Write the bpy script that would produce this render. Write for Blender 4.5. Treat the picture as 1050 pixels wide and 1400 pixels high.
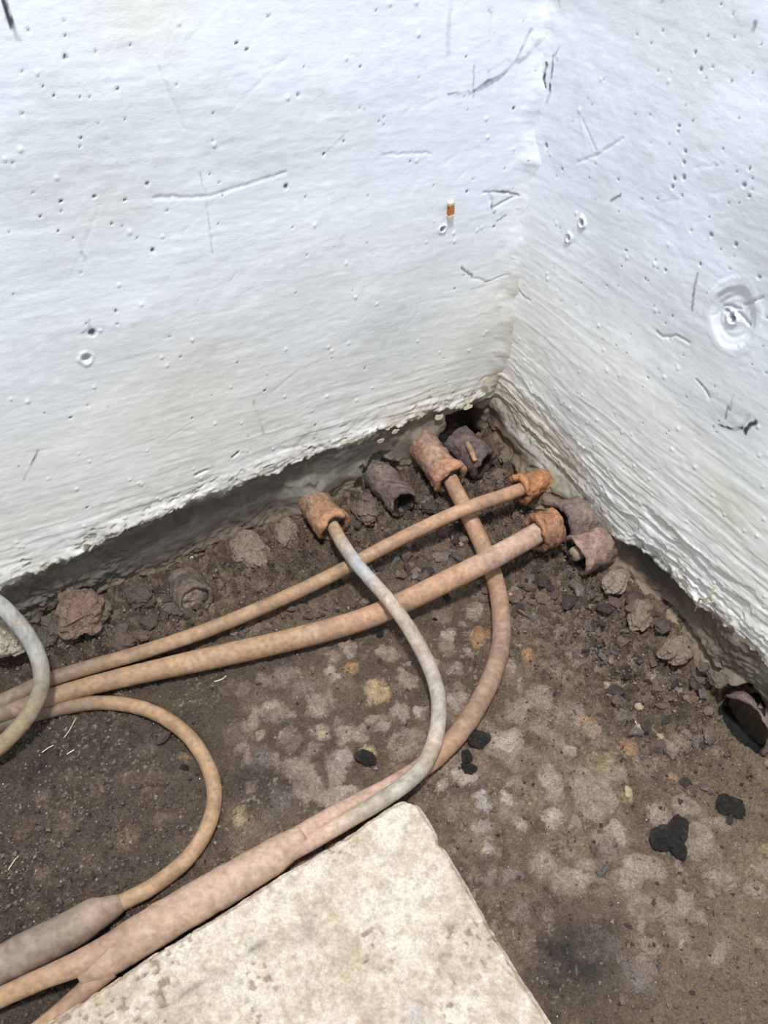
import bpy, math, random
import numpy as np
from mathutils import Matrix, Vector, Euler

for o in list(bpy.data.objects):
    bpy.data.objects.remove(o)
S = bpy.context.scene
COL = S.collection

# ------------------------------------------------------------------ camera
FPX, PITCH, CAMH = 1110.0, math.radians(48.0), 1.4
cd = bpy.data.cameras.new('camera')
cd.sensor_fit = 'VERTICAL'
cd.sensor_height = 36.0
cd.lens = 36.0 * FPX / 1400.0
cd.clip_start = 0.02
cam = bpy.data.objects.new('camera', cd)
cam.location = (0, 0, CAMH)
cam.rotation_euler = (math.radians(90) - PITCH, 0, 0)
COL.objects.link(cam)
S.camera = cam

# ------------------------------------------------------------------ world, lamps, exposure
w = bpy.data.worlds.new('world')
S.world = w
w.use_nodes = True
bg = w.node_tree.nodes['Background']
bg.inputs['Color'].default_value = (0.86, 0.93, 1.0, 1)
bg.inputs['Strength'].default_value = 0.50


def area(name, loc, target, size, power, col):
    l = bpy.data.lights.new(name, 'AREA')
    l.shape = 'DISK'
    l.size = size
    l.energy = power
    l.color = col
    o = bpy.data.objects.new(name, l)
    o.location = loc
    o.rotation_euler = (Vector(target) - Vector(loc)).to_track_quat('-Z', 'Y').to_euler()
    COL.objects.link(o)
    return o


area('ceiling_lamp', (0.06, 0.14, 3.9), (0.1, 0.95, 0.0), 0.42, 124, (0.98, 0.98, 1.0))
S.view_settings.view_transform = 'Standard'
S.view_settings.look = 'None'
S.view_settings.gamma = 1.0
S.view_settings.use_curve_mapping = False
S.view_settings.exposure = 0.28

# ------------------------------------------------------------------ pixel <-> place
cF = np.array([0, math.cos(PITCH), -math.sin(PITCH)])
cU = np.array([0, math.sin(PITCH), math.cos(PITCH)])
cR = np.array([1.0, 0, 0])
cC = np.array([0, 0, CAMH])


def ray(u, v):
    return cR * (u - 525) / FPX + cF - cU * (v - 700) / FPX


def flo(u, v, z=0.0):
    d = ray(u, v)
    return cC + d * (z - CAMH) / d[2]


K = flo(668, 600)[:2]
dL = flo(0, 905)[:2] - K
dL /= np.linalg.norm(dL)
dR = flo(1050, 1030)[:2] - K
dR /= np.linalg.norm(dR)
nL = np.array([-dL[1], dL[0]])
nL *= np.sign(nL @ -K)
nR = np.array([-dR[1], dR[0]])
nR *= np.sign(nR @ -K)


def wal(u, v, side):
    """pixel -> (s, z) on a wall plane"""
    d = dL if side == 'L' else dR
    n = nL if side == 'L' else nR
    r = ray(u, v)
    t = (n @ K) / (n @ r[:2])
    q = cC + r * t
    return np.array([(q[:2] - K) @ d, q[2]])


def wpt(side, s, dist, z):
    d = dL if side == 'L' else dR
    n = nL if side == 'L' else nR
    p = K + d * s + n * dist
    return np.array([p[0], p[1], z])


# ------------------------------------------------------------------ noise
def vn(x, y, seed=0):
    xi = np.floor(x).astype(np.int64)
    yi = np.floor(y).astype(np.int64)
    fx = x - xi
    fy = y - yi
    fx = fx * fx * (3 - 2 * fx)
    fy = fy * fy * (3 - 2 * fy)

    def h(a, b):
        k = (a * 374761393 + b * 668265263 + seed * 974711 + 1013) & 0xffffffff
        k = ((k ^ (k >> 13)) * 1274126177) & 0xffffffff
        k = ((k ^ (k >> 15)) * 2246822519) & 0xffffffff
        return ((k ^ (k >> 16)) & 0xffffff) / float(0xffffff)
    a = h(xi, yi) * (1 - fx) + h(xi + 1, yi) * fx
    b = h(xi, yi + 1) * (1 - fx) + h(xi + 1, yi + 1) * fx
    return a * (1 - fy) + b * fy


def fbm(x, y, sc, oc=4, seed=0, gain=0.5):
    """0..1, centred on .5; sc = cells per metre"""
    t = 0
    amp = 1.0
    tot = 0
    px, py = x * sc, y * sc
    for i in range(oc):
        t = t + amp * vn(px + 17.3 * i, py - 9.1 * i, seed + i * 31)
        tot += amp
        amp *= gain
        px, py = 1.62 * px - 1.18 * py, 1.18 * px + 1.62 * py
    return t / tot


def worley(x, y, sc, seed=0):
    px, py = x * sc, y * sc
    xi, yi = np.floor(px).astype(np.int64), np.floor(py).astype(np.int64)
    f1 = np.full(px.shape, 9.0)
    f2 = np.full(px.shape, 9.0)
    cid = np.zeros(px.shape)
    for i in (-1, 0, 1):
        for j in (-1, 0, 1):
            a, b = xi + i, yi + j
            k = (a * 374761393 + b * 668265263 + seed * 974711 + 77) & 0xffffffff
            k = ((k ^ (k >> 13)) * 1274126177) & 0xffffffff
            k = ((k ^ (k >> 15)) * 2246822519) & 0xffffffff
            k = k ^ (k >> 16)
            d = np.hypot(a + (k & 0xff) / 255.0 - px, b + ((k >> 8) & 0xff) / 255.0 - py)
            f2 = np.minimum(f2, np.maximum(d, f1))
            cid = np.where(d < f1, ((k >> 16) & 0xff) / 255.0, cid)
            f1 = np.minimum(f1, d)
    return f1, f2, cid


def ss(a, b, x):
    t = np.clip((x - a) / (b - a), 0, 1)
    return t * t * (3 - 2 * t)


def mix(a, b, m):
    return a * (1 - m) + b * m


def mixc(c, rgb, m):
    return c * (1 - m[..., None]) + np.array(rgb) * m[..., None]


def segdist(x, y, pts):
    d = np.full(x.shape, 9.0)
    for (a, b) in zip(pts[:-1], pts[1:]):
        ax, ay = a
        bx, by = b
        vx, vy = bx - ax, by - ay
        l2 = vx * vx + vy * vy + 1e-12
        t = np.clip(((x - ax) * vx + (y - ay) * vy) / l2, 0, 1)
        d = np.minimum(d, np.hypot(x - ax - t * vx, y - ay - t * vy))
    return d


# ------------------------------------------------------------------ mesh helpers
def mesh_np(name, V, Q, colors=None, smooth=True):
    """V (n,3); Q list of arrays of faces (m,k)"""
    me = bpy.data.meshes.new(name)
    V = np.asarray(V, dtype=np.float32)
    me.vertices.add(len(V))
    me.vertices.foreach_set('co', V.ravel())
    Q = [np.asarray(q, dtype=np.int32) for q in Q if len(q)]
    nl = sum(q.size for q in Q)
    npoly = sum(len(q) for q in Q)
    me.loops.add(nl)
    me.loops.foreach_set('vertex_index', np.concatenate([q.ravel() for q in Q]))
    me.polygons.add(npoly)
    tot = np.concatenate([np.full(len(q), q.shape[1], dtype=np.int32) for q in Q])
    st = np.concatenate([[0], np.cumsum(tot)[:-1]]).astype(np.int32)
    me.polygons.foreach_set('loop_start', st)
    me.polygons.foreach_set('use_smooth', np.full(npoly, smooth, dtype=bool))
    if colors is not None:
        c = np.ones((len(V), 4), dtype=np.float32)
        c[:, :3] = np.clip(colors, 0, 1)
        at = me.attributes.new('Col', 'FLOAT_COLOR', 'POINT')
        at.data.foreach_set('color', c.ravel())
    me.update()
    me.validate()
    return me


def link(name, me, mat, parent=None):
    o = bpy.data.objects.new(name, me)
    COL.objects.link(o)
    if me is not None and mat is not None and len(me.materials) == 0:
        me.materials.append(mat)
    if parent is not None:
        o.parent = parent
    return o


def tag(o, label=None, cat=None, group=None, kind=None):
    if label:
        o['label'] = label
    if cat:
        o['category'] = cat
    if group:
        o['group'] = group
    if kind:
        o['kind'] = kind
    return o


def empty(name, loc, label, cat, group=None):
    o = bpy.data.objects.new(name, None)
    o.empty_display_size = 0.03
    o.location = Vector([float(a) for a in loc])
    COL.objects.link(o)
    tag(o, label, cat, group)
    return o


def grid_faces(nx, ny, keep=None):
    i, j = np.meshgrid(np.arange(nx - 1), np.arange(ny - 1), indexing='ij')
    a = i * ny + j
    q = np.stack([a, a + ny, a + ny + 1, a + 1], -1).reshape(-1, 4)
    if keep is not None:
        q = q[keep.reshape(-1)]
    return q


# ------------------------------------------------------------------ materials
def material(name, base=(0.5, 0.5, 0.5), use_attr=True, rough=0.75, var=0.25, scale=120.0, spots=0.0,
             spot_col=(0.1, 0.08, 0.06), bump=0.4, bdist=0.002, bscale=300.0, stretch=(1, 1, 1), objrand=0.0,
             spec=0.35, bump2=0.0, b2scale=60.0, hue=None, rvar=0.0):
    m = bpy.data.materials.new(name)
    m.use_nodes = True
    nt = m.node_tree
    N = nt.nodes
    Lk = nt.links.new
    bs = N['Principled BSDF']
    tc = N.new('ShaderNodeTexCoord')
    mp = N.new('ShaderNodeMapping')
    mp.inputs['Scale'].default_value = stretch
    Lk(tc.outputs['Object'], mp.inputs['Vector'])
    if use_attr:
        at = N.new('ShaderNodeAttribute')
        at.attribute_name = 'Col'
        c = at.outputs['Color']
    else:
        rg = N.new('ShaderNodeRGB')
        rg.outputs[0].default_value = (*base, 1)
        c = rg.outputs[0]

    def noise(sc, det=5.0, rgh=0.6):
        n = N.new('ShaderNodeTexNoise')
        n.inputs['Scale'].default_value = sc
        n.inputs['Detail'].default_value = det
        n.inputs['Roughness'].default_value = rgh
        Lk(mp.outputs[0], n.inputs['Vector'])
        return n

    def rampmul(src, lo, hi, c, p0=0.3, p1=0.7):
        r = N.new('ShaderNodeMapRange')
        r.inputs['From Min'].default_value = p0
        r.inputs['From Max'].default_value = p1
        r.inputs['To Min'].default_value = lo
        r.inputs['To Max'].default_value = hi
        Lk(src, r.inputs['Value'])
        x = N.new('ShaderNodeMix')
        x.data_type = 'RGBA'
        x.blend_type = 'MULTIPLY'
        x.inputs['Factor'].default_value = 1.0
        Lk(c, x.inputs['A'])
        Lk(r.outputs['Result'], x.inputs['B'])
        return x.outputs['Result']
    n1 = noise(scale)
    c = rampmul(n1.outputs['Fac'], 1 - var, 1 + var, c)
    n2 = noise(scale * 0.17, 3.0)
    c = rampmul(n2.outputs['Fac'], 1 - var * .6, 1 + var * .6, c)
    if hue is not None:
        hm = N.new('ShaderNodeMix')
        hm.data_type = 'RGBA'
        hm.blend_type = 'MIX'
        hm.inputs['B'].default_value = (*hue, 1)
        n4 = noise(scale * 0.3, 6.0)
        r = N.new('ShaderNodeMapRange')
        r.inputs['From Min'].default_value = 0.5
        r.inputs['From Max'].default_value = 0.72
        r.inputs['To Max'].default_value = 0.75
        Lk(n4.outputs['Fac'], r.inputs['Value'])
        Lk(r.outputs['Result'], hm.inputs['Factor'])
        Lk(c, hm.inputs['A'])
        c = hm.outputs['Result']
    if spots > 0:
        n3 = noise(scale * 1.6, 2.0)
        r = N.new('ShaderNodeMapRange')
        r.inputs['From Min'].default_value = 0.66
        r.inputs['From Max'].default_value = 0.72
        r.inputs['To Max'].default_value = spots
        Lk(n3.outputs['Fac'], r.inputs['Value'])
        x = N.new('ShaderNodeMix')
        x.data_type = 'RGBA'
        x.inputs['B'].default_value = (*spot_col, 1)
        Lk(r.outputs['Result'], x.inputs['Factor'])
        Lk(c, x.inputs['A'])
        c = x.outputs['Result']
    if objrand > 0:
        oi = N.new('ShaderNodeObjectInfo')
        c = rampmul(oi.outputs['Random'], 1 - objrand, 1 + objrand, c, 0, 1)
    Lk(c, bs.inputs['Base Color'])
    bs.inputs['Roughness'].default_value = rough
    bs.inputs['Specular IOR Level'].default_value = spec
    if rvar > 0:
        r = N.new('ShaderNodeMapRange')
        r.inputs['From Min'].default_value = 0.35
        r.inputs['From Max'].default_value = 0.65
        r.inputs['To Min'].default_value = rough - rvar
        r.inputs['To Max'].default_value = min(1, rough + rvar)
        Lk(n2.outputs['Fac'], r.inputs['Value'])
        Lk(r.outputs['Result'], bs.inputs['Roughness'])
    nb = noise(bscale, 6.0, 0.65)
    b = N.new('ShaderNodeBump')
    b.inputs['Strength'].default_value = bump
    b.inputs['Distance'].default_value = bdist
    Lk(nb.outputs['Fac'], b.inputs['Height'])
    if bump2 > 0:
        nb2 = noise(b2scale, 4.0, 0.55)
        b2 = N.new('ShaderNodeBump')
        b2.inputs['Strength'].default_value = bump2
        b2.inputs['Distance'].default_value = bdist * 3
        Lk(nb2.outputs['Fac'], b2.inputs['Height'])
        Lk(b2.outputs['Normal'], b.inputs['Normal'])
    Lk(b.outputs['Normal'], bs.inputs['Normal'])
    return m


M_wall = material('wall_plaster', rough=0.62, var=0.045, scale=70, spots=0.0, bump=0.42, bdist=0.0012, bscale=190,
                  stretch=(0.55, 1, 1), spec=0.3, bump2=0.05, b2scale=30)
M_floor = material('earth_floor', rough=0.55, var=0.28, scale=210, spots=0.55, spot_col=(0.035, 0.028, 0.024),
                   bump=1.0, bdist=0.006, bscale=300, spec=0.5, bump2=0.8, b2scale=110, rvar=0.18)
M_slab = material('slab_stone', rough=0.85, var=0.2, scale=230, spots=0.35, spot_col=(0.20, 0.15, 0.10), bump=0.8,
                  bdist=0.004, bscale=170, spec=0.2, bump2=0.4, b2scale=60)
M_pipe = material('dusty_pipe', rough=0.62, var=0.2, scale=95, spots=0.35, spot_col=(0.20, 0.10, 0.055), bump=0.35,
                  bdist=0.0016, bscale=210, spec=0.35)
M_clay = material('broken_clay', rough=0.8, var=0.4, scale=85, spots=0.5, spot_col=(0.05, 0.03, 0.025), bump=0.9,
                  bdist=0.005, bscale=120, spec=0.3, bump2=0.5, b2scale=45)
M_soil = material('packed_soil', base=(0.13, 0.10, 0.08), use_attr=False, rough=0.8, var=0.45, scale=90, bump=1.0,
                  bdist=0.006, bscale=130, spec=0.35)
M_rub = material('rubble_brown', base=(0.16, 0.125, 0.105), use_attr=False, rough=0.65, var=0.35, scale=160, bump=0.7,
                 bdist=0.002, bscale=300, objrand=0.45, spec=0.45)
M_grit = material('grit', rough=0.5, var=0.2, scale=200, bump=0.3, bdist=0.001, bscale=400, spec=0.5)
M_black = material('rubble_black', base=(0.030, 0.027, 0.025), use_attr=False, rough=0.42, var=0.5, scale=4,
                   bump=0.6, bdist=0.06, bscale=9, objrand=0.2, spec=0.5)
M_pale = material('rubble_pale', base=(0.44, 0.34, 0.215), use_attr=False, rough=0.8, var=0.3, scale=160, bump=0.6,
                  bdist=0.002, bscale=260, objrand=0.2)
M_flake = material('plaster_flake', base=(0.58, 0.52, 0.38), use_attr=False, rough=0.8, var=0.2, scale=140, bump=0.6,
                   bdist=0.002, bscale=220, objrand=0.1)
M_iron = material('rusty_iron', base=(0.48, 0.17, 0.05), use_attr=False, rough=0.7, var=0.4, scale=240, bump=0.4,
                  bdist=0.001, bscale=400)
M_leaf = material('dry_leaf', base=(0.05, 0.03, 0.02), use_attr=False, rough=0.6, var=0.3, scale=200, bump=0.3,
                  bdist=0.001, bscale=300)
M_straw = material('dry_straw', base=(0.60, 0.53, 0.38), use_attr=False, rough=0.6, var=0.2, scale=200, bump=0.2,
                   bdist=0.0005, bscale=400)


# ------------------------------------------------------------------ walls
def axis(parts):
    out = [np.array([parts[0][0]])]
    for a, b, st in parts:
        n = max(1, int(round((b - a) / st)))
        out.append(np.linspace(a, b, n + 1)[1:])
    return np.concatenate(out)


EDGE = {'L': ([-.1, .0, .09, .185, .33, .54, .70, .86, 1.0, 1.145, 1.5, 2.0],
              [.13, .135, .148, .168, .182, .193, .198, .213, .200, .200, .21, .20]),
        'R': ([-.1, .0, .1, .256, .40, .47, .53, .60, .69, .78, .865, 1.0, 1.6],
              [.13, .132, .122, .116, .110, .105, .135, .150, .158, .168, .178, .18, .18])}


def edge_z(side, s):
    e = np.interp(s, *EDGE[side])
    z0 = np.zeros_like(s)
    e = e + (fbm(s, z0 + 3, 22, 3, 5 if side == 'L' else 9) - .5) * .022
    e = e + (fbm(s, z0 + 7, 120, 2, 15 if side == 'L' else 19) - .5) * .008
    return e


def wall_mesh(side):
    if side == 'L':
        sa = axis([(-.08, 1.27, .0024), (1.27, 1.9, .02)])
    else:
        sa = axis([(-.08, .98, .0024), (.98, 1.7, .02)])
    za = axis([(-.08, .40, .0022), (.40, 1.16, .0026), (1.16, 1.7, .02)])
    s, z = np.meshgrid(sa, za, indexing='ij')
    sd = 0 if side == 'L' else 500
    e = edge_z(side, s)
    up = z - e                                           # height above plaster edge
    near = np.exp(-np.clip(up, 0, 9) / (.06 if side == 'L' else .13)) * (.35 + .65 * ss(.0, .14, s))
    corner = np.exp(-np.clip(s, 0, 9) / .045)
    # trowelled plaster
    slope = -.12 if side == 'L' else -.10
    zz = z + slope * s
    tro = fbm(s * .16, zz, 55, 4, sd + 1) - .5           # streaks along the wall
    tro2 = 1 - np.abs(2 * fbm(s * .10, zz, 48, 3, sd + 2) - 1)
    d = (fbm(s, z, 3.2, 3, sd + 3, .33) - .5) * .020
    d += tro * (.0004 + .0040 * near)
    d += (fbm(s, z, 45, 4, sd + 4) - .5) * (.0006 + .0042 * near)
    # trowel ridges and lapped skins of plaster
    rd = ss(.55, .98, tro2) * (.0002 + (.0040 if side == 'R' else .0028) * near)
    d += rd
    if side == 'R':
        for k, off in enumerate((.016, .034, .058, .088, .125)):
            l = off + (fbm(s, s * 0 + k, 9, 2, 77 + k) - .5) * .03
            u2 = up - l
            d += -.0028 * ss(-.004, .0, -u2) * ss(.05, .75, fbm(s, s * 0 + 3 * k, 6, 2, 90 + k))
            d += .0030 * np.exp(-(u2 / .0022) ** 2) * ss(.35, .7, fbm(s, s * 0 + 5 * k, 7, 2, 190 + k))
    plates = fbm(s, z, 26, 3, sd + 6)
    d += (ss(.50, .52, plates) + ss(.60, .615, plates)) * .0022 * np.clip(near * 1.3 + corner * .8 - .25, 0, 1)
    p2 = fbm(s * .6, z, 10, 4, sd + 7)
    d += ss(.46, .56, p2) * .0005
    d += (fbm(s * .3, zz, 140, 3, sd + 14) - .5) * .0006
    # scratches raking across the plaster
    rng = random.Random(11 + sd)
    marks = np.zeros_like(s)
    for k in range(40):
        a = rng.uniform(0, 1.2 if side == 'L' else .95)
        b = rng.uniform(.25, 1.1)
        L = rng.uniform(.03, .16)
        an = rng.gauss(-.32 if side == 'L' else .55, .35)
        a2, b2 = a + L * math.cos(an), b + L * math.sin(an)
        m = (s > min(a, a2) - .01) & (s < max(a, a2) + .01) & (z > min(b, b2) - .01) & (z < max(b, b2) + .01)
        if m.any():
            dd = segdist(s[m], z[m], [(a, b), (a2, b2)])
            fade = ss(.4, .62, fbm(s[m], z[m], 24, 3, 800 + k))
            d[m] -= .00045 * np.exp(-(dd / .0026) ** 2) * fade
    # bits of grit caught in the paint
    for k in range(110):
        a = rng.uniform(0, 1.2 if side == 'L' else .95)
        b = rng.uniform(.2, 1.1)
        if rng.random() < .45:
            b = .2 + abs(rng.gauss(0, .15))
        r = rng.uniform(.0016, .0034)
        i0, i1 = np.searchsorted(sa, [a - .012, a + .012])
        j0, j1 = np.searchsorted(za, [b - .012, b + .012])
        q = np.hypot(s[i0:i1, j0:j1] - a, z[i0:i1, j0:j1] - b)
        d[i0:i1, j0:j1] += .0022 * np.exp(-(q / r) ** 2)
    # corner fillet
    d += .030 * np.exp(-np.clip(s, -.05, 9) / .016) * ss(.14, .30, z) * (.6 + .8 * fbm(s + z, z - s, 14, 3, 3))
    # bare band under the plaster
    up = up + (fbm(s, z, 95, 3, sd + 13) - .5) * .016
    upc = up + (fbm(s, z, 60, 4, sd + 16) - .5) * (.030 + (.045 * ss(.62, .8, s) if side == 'L' else 0))
    below = ss(.003, -.003, up)
    belowc = ss(.006, -.006, upc)
    soft = np.zeros_like(s)
    if side == 'R':
        soft = ss(.50, .43, s)
    rec = .004 + .005 * ss(.0, .05, -up)
    rec = rec + (.010 * ss(.50, .62, s) if side == 'L' else .030 * ss(.44, .52, s) * ss(.80, .66, s) * ss(.0, .02, -up))
    rec = rec * (1 - .9 * soft)
    below = mix(below, ss(.022, -.030, up + (fbm(s, z, 26, 4, 25) - .5) * .05), soft)
    belowc = mix(belowc, ss(.030, -.045, up + (fbm(s * .4, z, 30, 4, 26) - .5) * .07), soft)
    bandn = (fbm(s, z, 9, 3, sd + 8) - .5) * .016 + (fbm(s * .4, z, 60, 4, sd + 9) - .5) * .0035
    rough_low = ss(.10, .03, z) + (ss(.85, 1.0, s) if side == 'L' else ss(.62, .75, s) * .8)
    bandn += (fbm(s, z, 60, 4, sd + 10, .6) - .5) * .018 * np.clip(rough_low, 0, 1)
    if side == 'R':
        led = (fbm(s * .25, z - .25 * s, 26, 3, 44) - .5)
        bandn += .034 * led * np.maximum(ss(.55, .70, s), ss(.09, .04, z)) + .022 * led * soft
        st_ = fbm(s * .22, z - .2 * s, 60, 3, 45)
        bandn += .006 * ss(.45, .55, st_) * ss(.11, .06, z)
    # footing that steps out towards the ground, mortar collars over the ducts
    if side == 'L':
        bandn += .010 * ss(.07, .0, z)
        for sc_, w_, t_ in ((.505, .055, .115), (.20, .055, .125), (.345, .05, .095)):
            bandn += .030 * np.exp(-((s - sc_) / w_) ** 2) * ss(t_ + .015, t_ - .02, z + (fbm(s, z, 40, 3, 27) - .5) * .03)
    else:
        bandn += .030 * ss(.10, .0, z) * ss(.1, .3, s)
        bandn += .018 * np.exp(-((s - .24) / .06) ** 2) * ss(.13, .10, z)
    d = mix(d, -rec + bandn, below)
    # lip of thick plaster just above the edge
    lip = np.exp(-((up - .010) / .010) ** 2) * (1 - soft)
    d += lip * (.0003 + (.0028 if side == 'L' else .005) * ss(.42, .6, fbm(s, z, 55, 3, sd + 12)))
    hole = np.zeros_like(s)
    if side == 'L':
        # broken-out hollow by the corner
        q = np.hypot((s - .085) / .085, np.clip(z - .055, 0, 9) / .085)
        q += (fbm(s, z, 30, 3, 21) - .5) * .5
        hole = ss(1.0, .72, q)
        # soil-choked pocket round the second duct
        q2 = np.hypot((s - .335) / .06, np.clip(z - .05, 0, 9) / .06) + (fbm(s, z, 40, 3, 22) - .5) * .6
        h2 = ss(1.0, .7, q2) * .03
        d = d - h2 * below
    else:
        q = np.hypot((s - .885) / .085, np.clip(z - .03, 0, 9) / .055)
        q += (fbm(s, z, 40, 3, 23) - .5) * .5
        hole = ss(1.0, .75, q)
        # slot where the mortar has dropped out
        q3 = segdist(s, z, [(.62, .045), (.75, .060), (.80, .050)])
        hole = np.maximum(hole, .16 * ss(.010, .003, q3 + (fbm(s, z, 60, 2, 24) - .5) * .012))
    d = d - hole * (.10 if side == 'L' else .15)

    # ---------------- colour
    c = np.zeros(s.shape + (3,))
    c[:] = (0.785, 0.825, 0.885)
    c = mixc(c, (0.84, 0.84, 0.81), ss(.80, .35, z + (fbm(s, z, 4, 3, sd + 29) - .5) * .3) * .95)  # cool light above and warm floor bounce below, painted into the wall colour
    damp = np.clip(np.exp(-np.clip(up, 0, 9) / .10), 0, 1) * ss(.30, .62, fbm(s, z, 8, 4, sd + 30))
    c = mixc(c, (0.70, 0.66, 0.54), damp * .62)
    yel = np.exp(-np.clip(s, 0, 9) / .024) * ss(.62, .30, z) * ss(.38, .6, fbm(s, z, 22, 3, sd + 31))
    c = mixc(c, (0.50, 0.41, 0.25), yel * .9)
    low = ss(.030, .0, up) * ss(.30, .55, fbm(s, z, 30, 3, sd + 32))
    c = mixc(c, (0.55, 0.47, 0.32), low * .7)
    if side == 'R':
        # damp stain creeping up over a soft edge
        gr = soft * ss(.080, -.01, up + (fbm(s, z, 20, 3, 71) - .5) * .06)
        c = mixc(c, (0.60, 0.53, 0.37), ss(.52, .40, s) * ss(.13, .02, up + (fbm(s * .4, z, 18, 3, 72) - .5) * .07) * .75)
        c = mixc(c, (0.34, 0.29, 0.20), gr * .85)
        gy = np.exp(-(np.hypot(s - .67, (z - .41) * .8) / .05) ** 2)
        c = mixc(c, (0.62, 0.64, 0.45), gy * .5)
    grey = ss(.50, .72, fbm(s * .5, z, 7, 4, sd + 33))
    c = mixc(c, (0.66, 0.69, 0.70), grey * .6)
    dirt = ss(.60, .75, fbm(s * .35, zz, 30, 4, sd + 34)) * (.10 + .35 * near)
    c = mixc(c, (0.42, 0.40, 0.35), dirt)
    if side == 'L':
        for (u, v, r, k) in [(185, 15, 60, .35), (120, 300, 60, .12), (230, 560, 70, .16), (300, 520, 60, .16),
                             (420, 400, 50, .12), (600, 540, 45, .3), (350, 580, 35, .22), (640, 470, 50, .12)]:
            p = wal(u, v, 'L')
            g = np.exp(-(np.hypot((s - p[0]), (z - p[1]) * 1.5) / (r * .0015)) ** 2)
            c = mixc(c, (0.66, 0.62, 0.46), g * k * 1.2 * fbm(s, z, 20, 3, 88) * 1.6)
    # band colours
    bc = np.zeros_like(c)
    f1 = fbm(s * .6, z, 13, 4, sd + 40)
    if side == 'L':
        bc[:] = (0.120, 0.111, 0.095)
        bc = mixc(bc, (0.19, 0.172, 0.14), ss(.45, .7, f1) * .7)
        bc = mixc(bc, (0.20, 0.155, 0.11), ss(.09, .04, z))
        bc = mixc(bc, (0.21, 0.17, 0.12), ss(.42, .18, s) * .7)
        bc = mixc(bc, (0.40, 0.40, 0.38), ss(.42, .66, fbm(s * .4, z, 35, 4, 46)) * ss(.040, .0, -up) * .8)
        # paint smears down over the band
        sm = ss(1.0, 1.15, s) * ss(.045, .01, -up) * ss(.4, .55, fbm(s, z, 25, 3, 47))
        bc = mixc(bc, (0.55, 0.56, 0.55), sm)
        sm = np.exp(-((s - .73) / .05) ** 2) * ss(.04, .0, -up) * ss(.42, .6, fbm(s * .5, z, 40, 3, 48))
        bc = mixc(bc, (0.50, 0.51, 0.51), sm)
    else:
        bc[:] = (0.15, 0.122, 0.09)
        bc = mixc(bc, (0.060, 0.052, 0.042), np.exp(-((s - .56) / .10) ** 2) * ss(.04, .07, z))  # shade of the recess under the plaster edge, put into the band colour
        bc = mixc(bc, (0.30, 0.25, 0.17), soft * .85 * ss(.30, .6, f1))
        bc = mixc(bc, (0.29, 0.215, 0.145), ss(.085, .03, z + (fbm(s * .4, z, 30, 3, 49) - .5) * .05) * .9)
        bc = mixc(bc, (0.24, 0.215, 0.17), ss(.64, .74, s) * ss(.4, .65, f1))
        bc = mixc(bc, (0.16, 0.11, 0.07), ss(.25, .10, s) * .6)
    bc *= (.72 + .56 * fbm(s, z, 70, 3, sd + 50))[..., None]
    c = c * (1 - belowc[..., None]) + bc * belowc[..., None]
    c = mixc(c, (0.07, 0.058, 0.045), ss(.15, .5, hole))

    # ---------------- marks seen on the plaster
    def stroke(pts, wpx, k, col=(0.06, 0.06, 0.07), relief=.0):
        P = [tuple(wal(u, v, side)) for u, v in pts]
        xs = [p[0] for p in P]
        ys = [p[1] for p in P]
        wd = wpx * .00068
        i0, i1 = np.searchsorted(sa, [min(xs) - .03, max(xs) + .03])
        j0, j1 = np.searchsorted(za, [min(ys) - .03, max(ys) + .03])
        if i1 - i0 < 2 or j1 - j0 < 2:
            return
        A, B = s[i0:i1, j0:j1], z[i0:i1, j0:j1]
        wob = (fbm(A, B, 110, 2, 61) - .5) * .004
        dd = segdist(A + wob, B - wob, P)
        m = ss(wd + .0016, max(wd - .0008, 0.0), dd) * k * (.6 + .6 * fbm(A, B, 150, 2, 62))
        m = np.clip(m * (.35 + .9 * ss(.35, .6, fbm(A, B, 45, 3, 65))), 0, 1)
        c[i0:i1, j0:j1] = mixc(c[i0:i1, j0:j1], col, m)
        if relief:
            d[i0:i1, j0:j1] -= relief * ss(wd + .002, wd * .4, dd)

    def pit(u, v, rpx, k=.9, depth=.006, rim=.0, col=(0.05, 0.05, 0.045)):
        p = wal(u, v, side)
        r = rpx * .0015
        i0, i1 = np.searchsorted(sa, [p[0] - 3 * r - .01, p[0] + 3 * r + .01])
        j0, j1 = np.searchsorted(za, [p[1] - 3 * r - .01, p[1] + 3 * r + .01])
        if i1 - i0 < 2 or j1 - j0 < 2:
            return
        A, B = s[i0:i1, j0:j1], z[i0:i1, j0:j1]
        q = np.hypot(A - p[0], B - p[1]) * (.75 + .5 * fbm(A, B, 120, 2, 63))
        m = ss(r * 1.05, r * .55, q)
        c[i0:i1, j0:j1] = mixc(c[i0:i1, j0:j1], col, m * k)
        d[i0:i1, j0:j1] -= depth * m
        if rim:
            d[i0:i1, j0:j1] += rim * np.exp(-((q - r * 1.5) / (r * .35)) ** 2)

    if side == 'L':
        stroke([(4, -4), (10, 18), (17, 36), (25, 53)], 4, .95)
        stroke([(640, 128), (662, 112), (688, 98), (704, 80), (722, 38)], 3.4, .8, (.22, .22, .26))
        stroke([(652, 122), (680, 106), (700, 86), (716, 76), (738, 38)], 4.6, .6, (.3, .3, .34))
        stroke([(665, 98), (690, 80), (702, 82)], 2.5, .6, (.28, .28, .32))
        stroke([(612, 128), (640, 124)], 1.5, .6)
        stroke([(618, -4), (613, 30), (611, 72)], 6, .30, (.4, .42, .46))
        stroke([(670, 16), (667, 45), (674, 45)], 2, .5, (.35, .35, .4))
        stroke([(647, 88), (646, 132)], 1.5, .45)
        stroke([(640, 68), (668, 55)], 2, .4, (.4, .42, .45))
        stroke([(662, 262), (705, 263)], 2.0, .8, (.16, .16, .14), .002)
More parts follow.
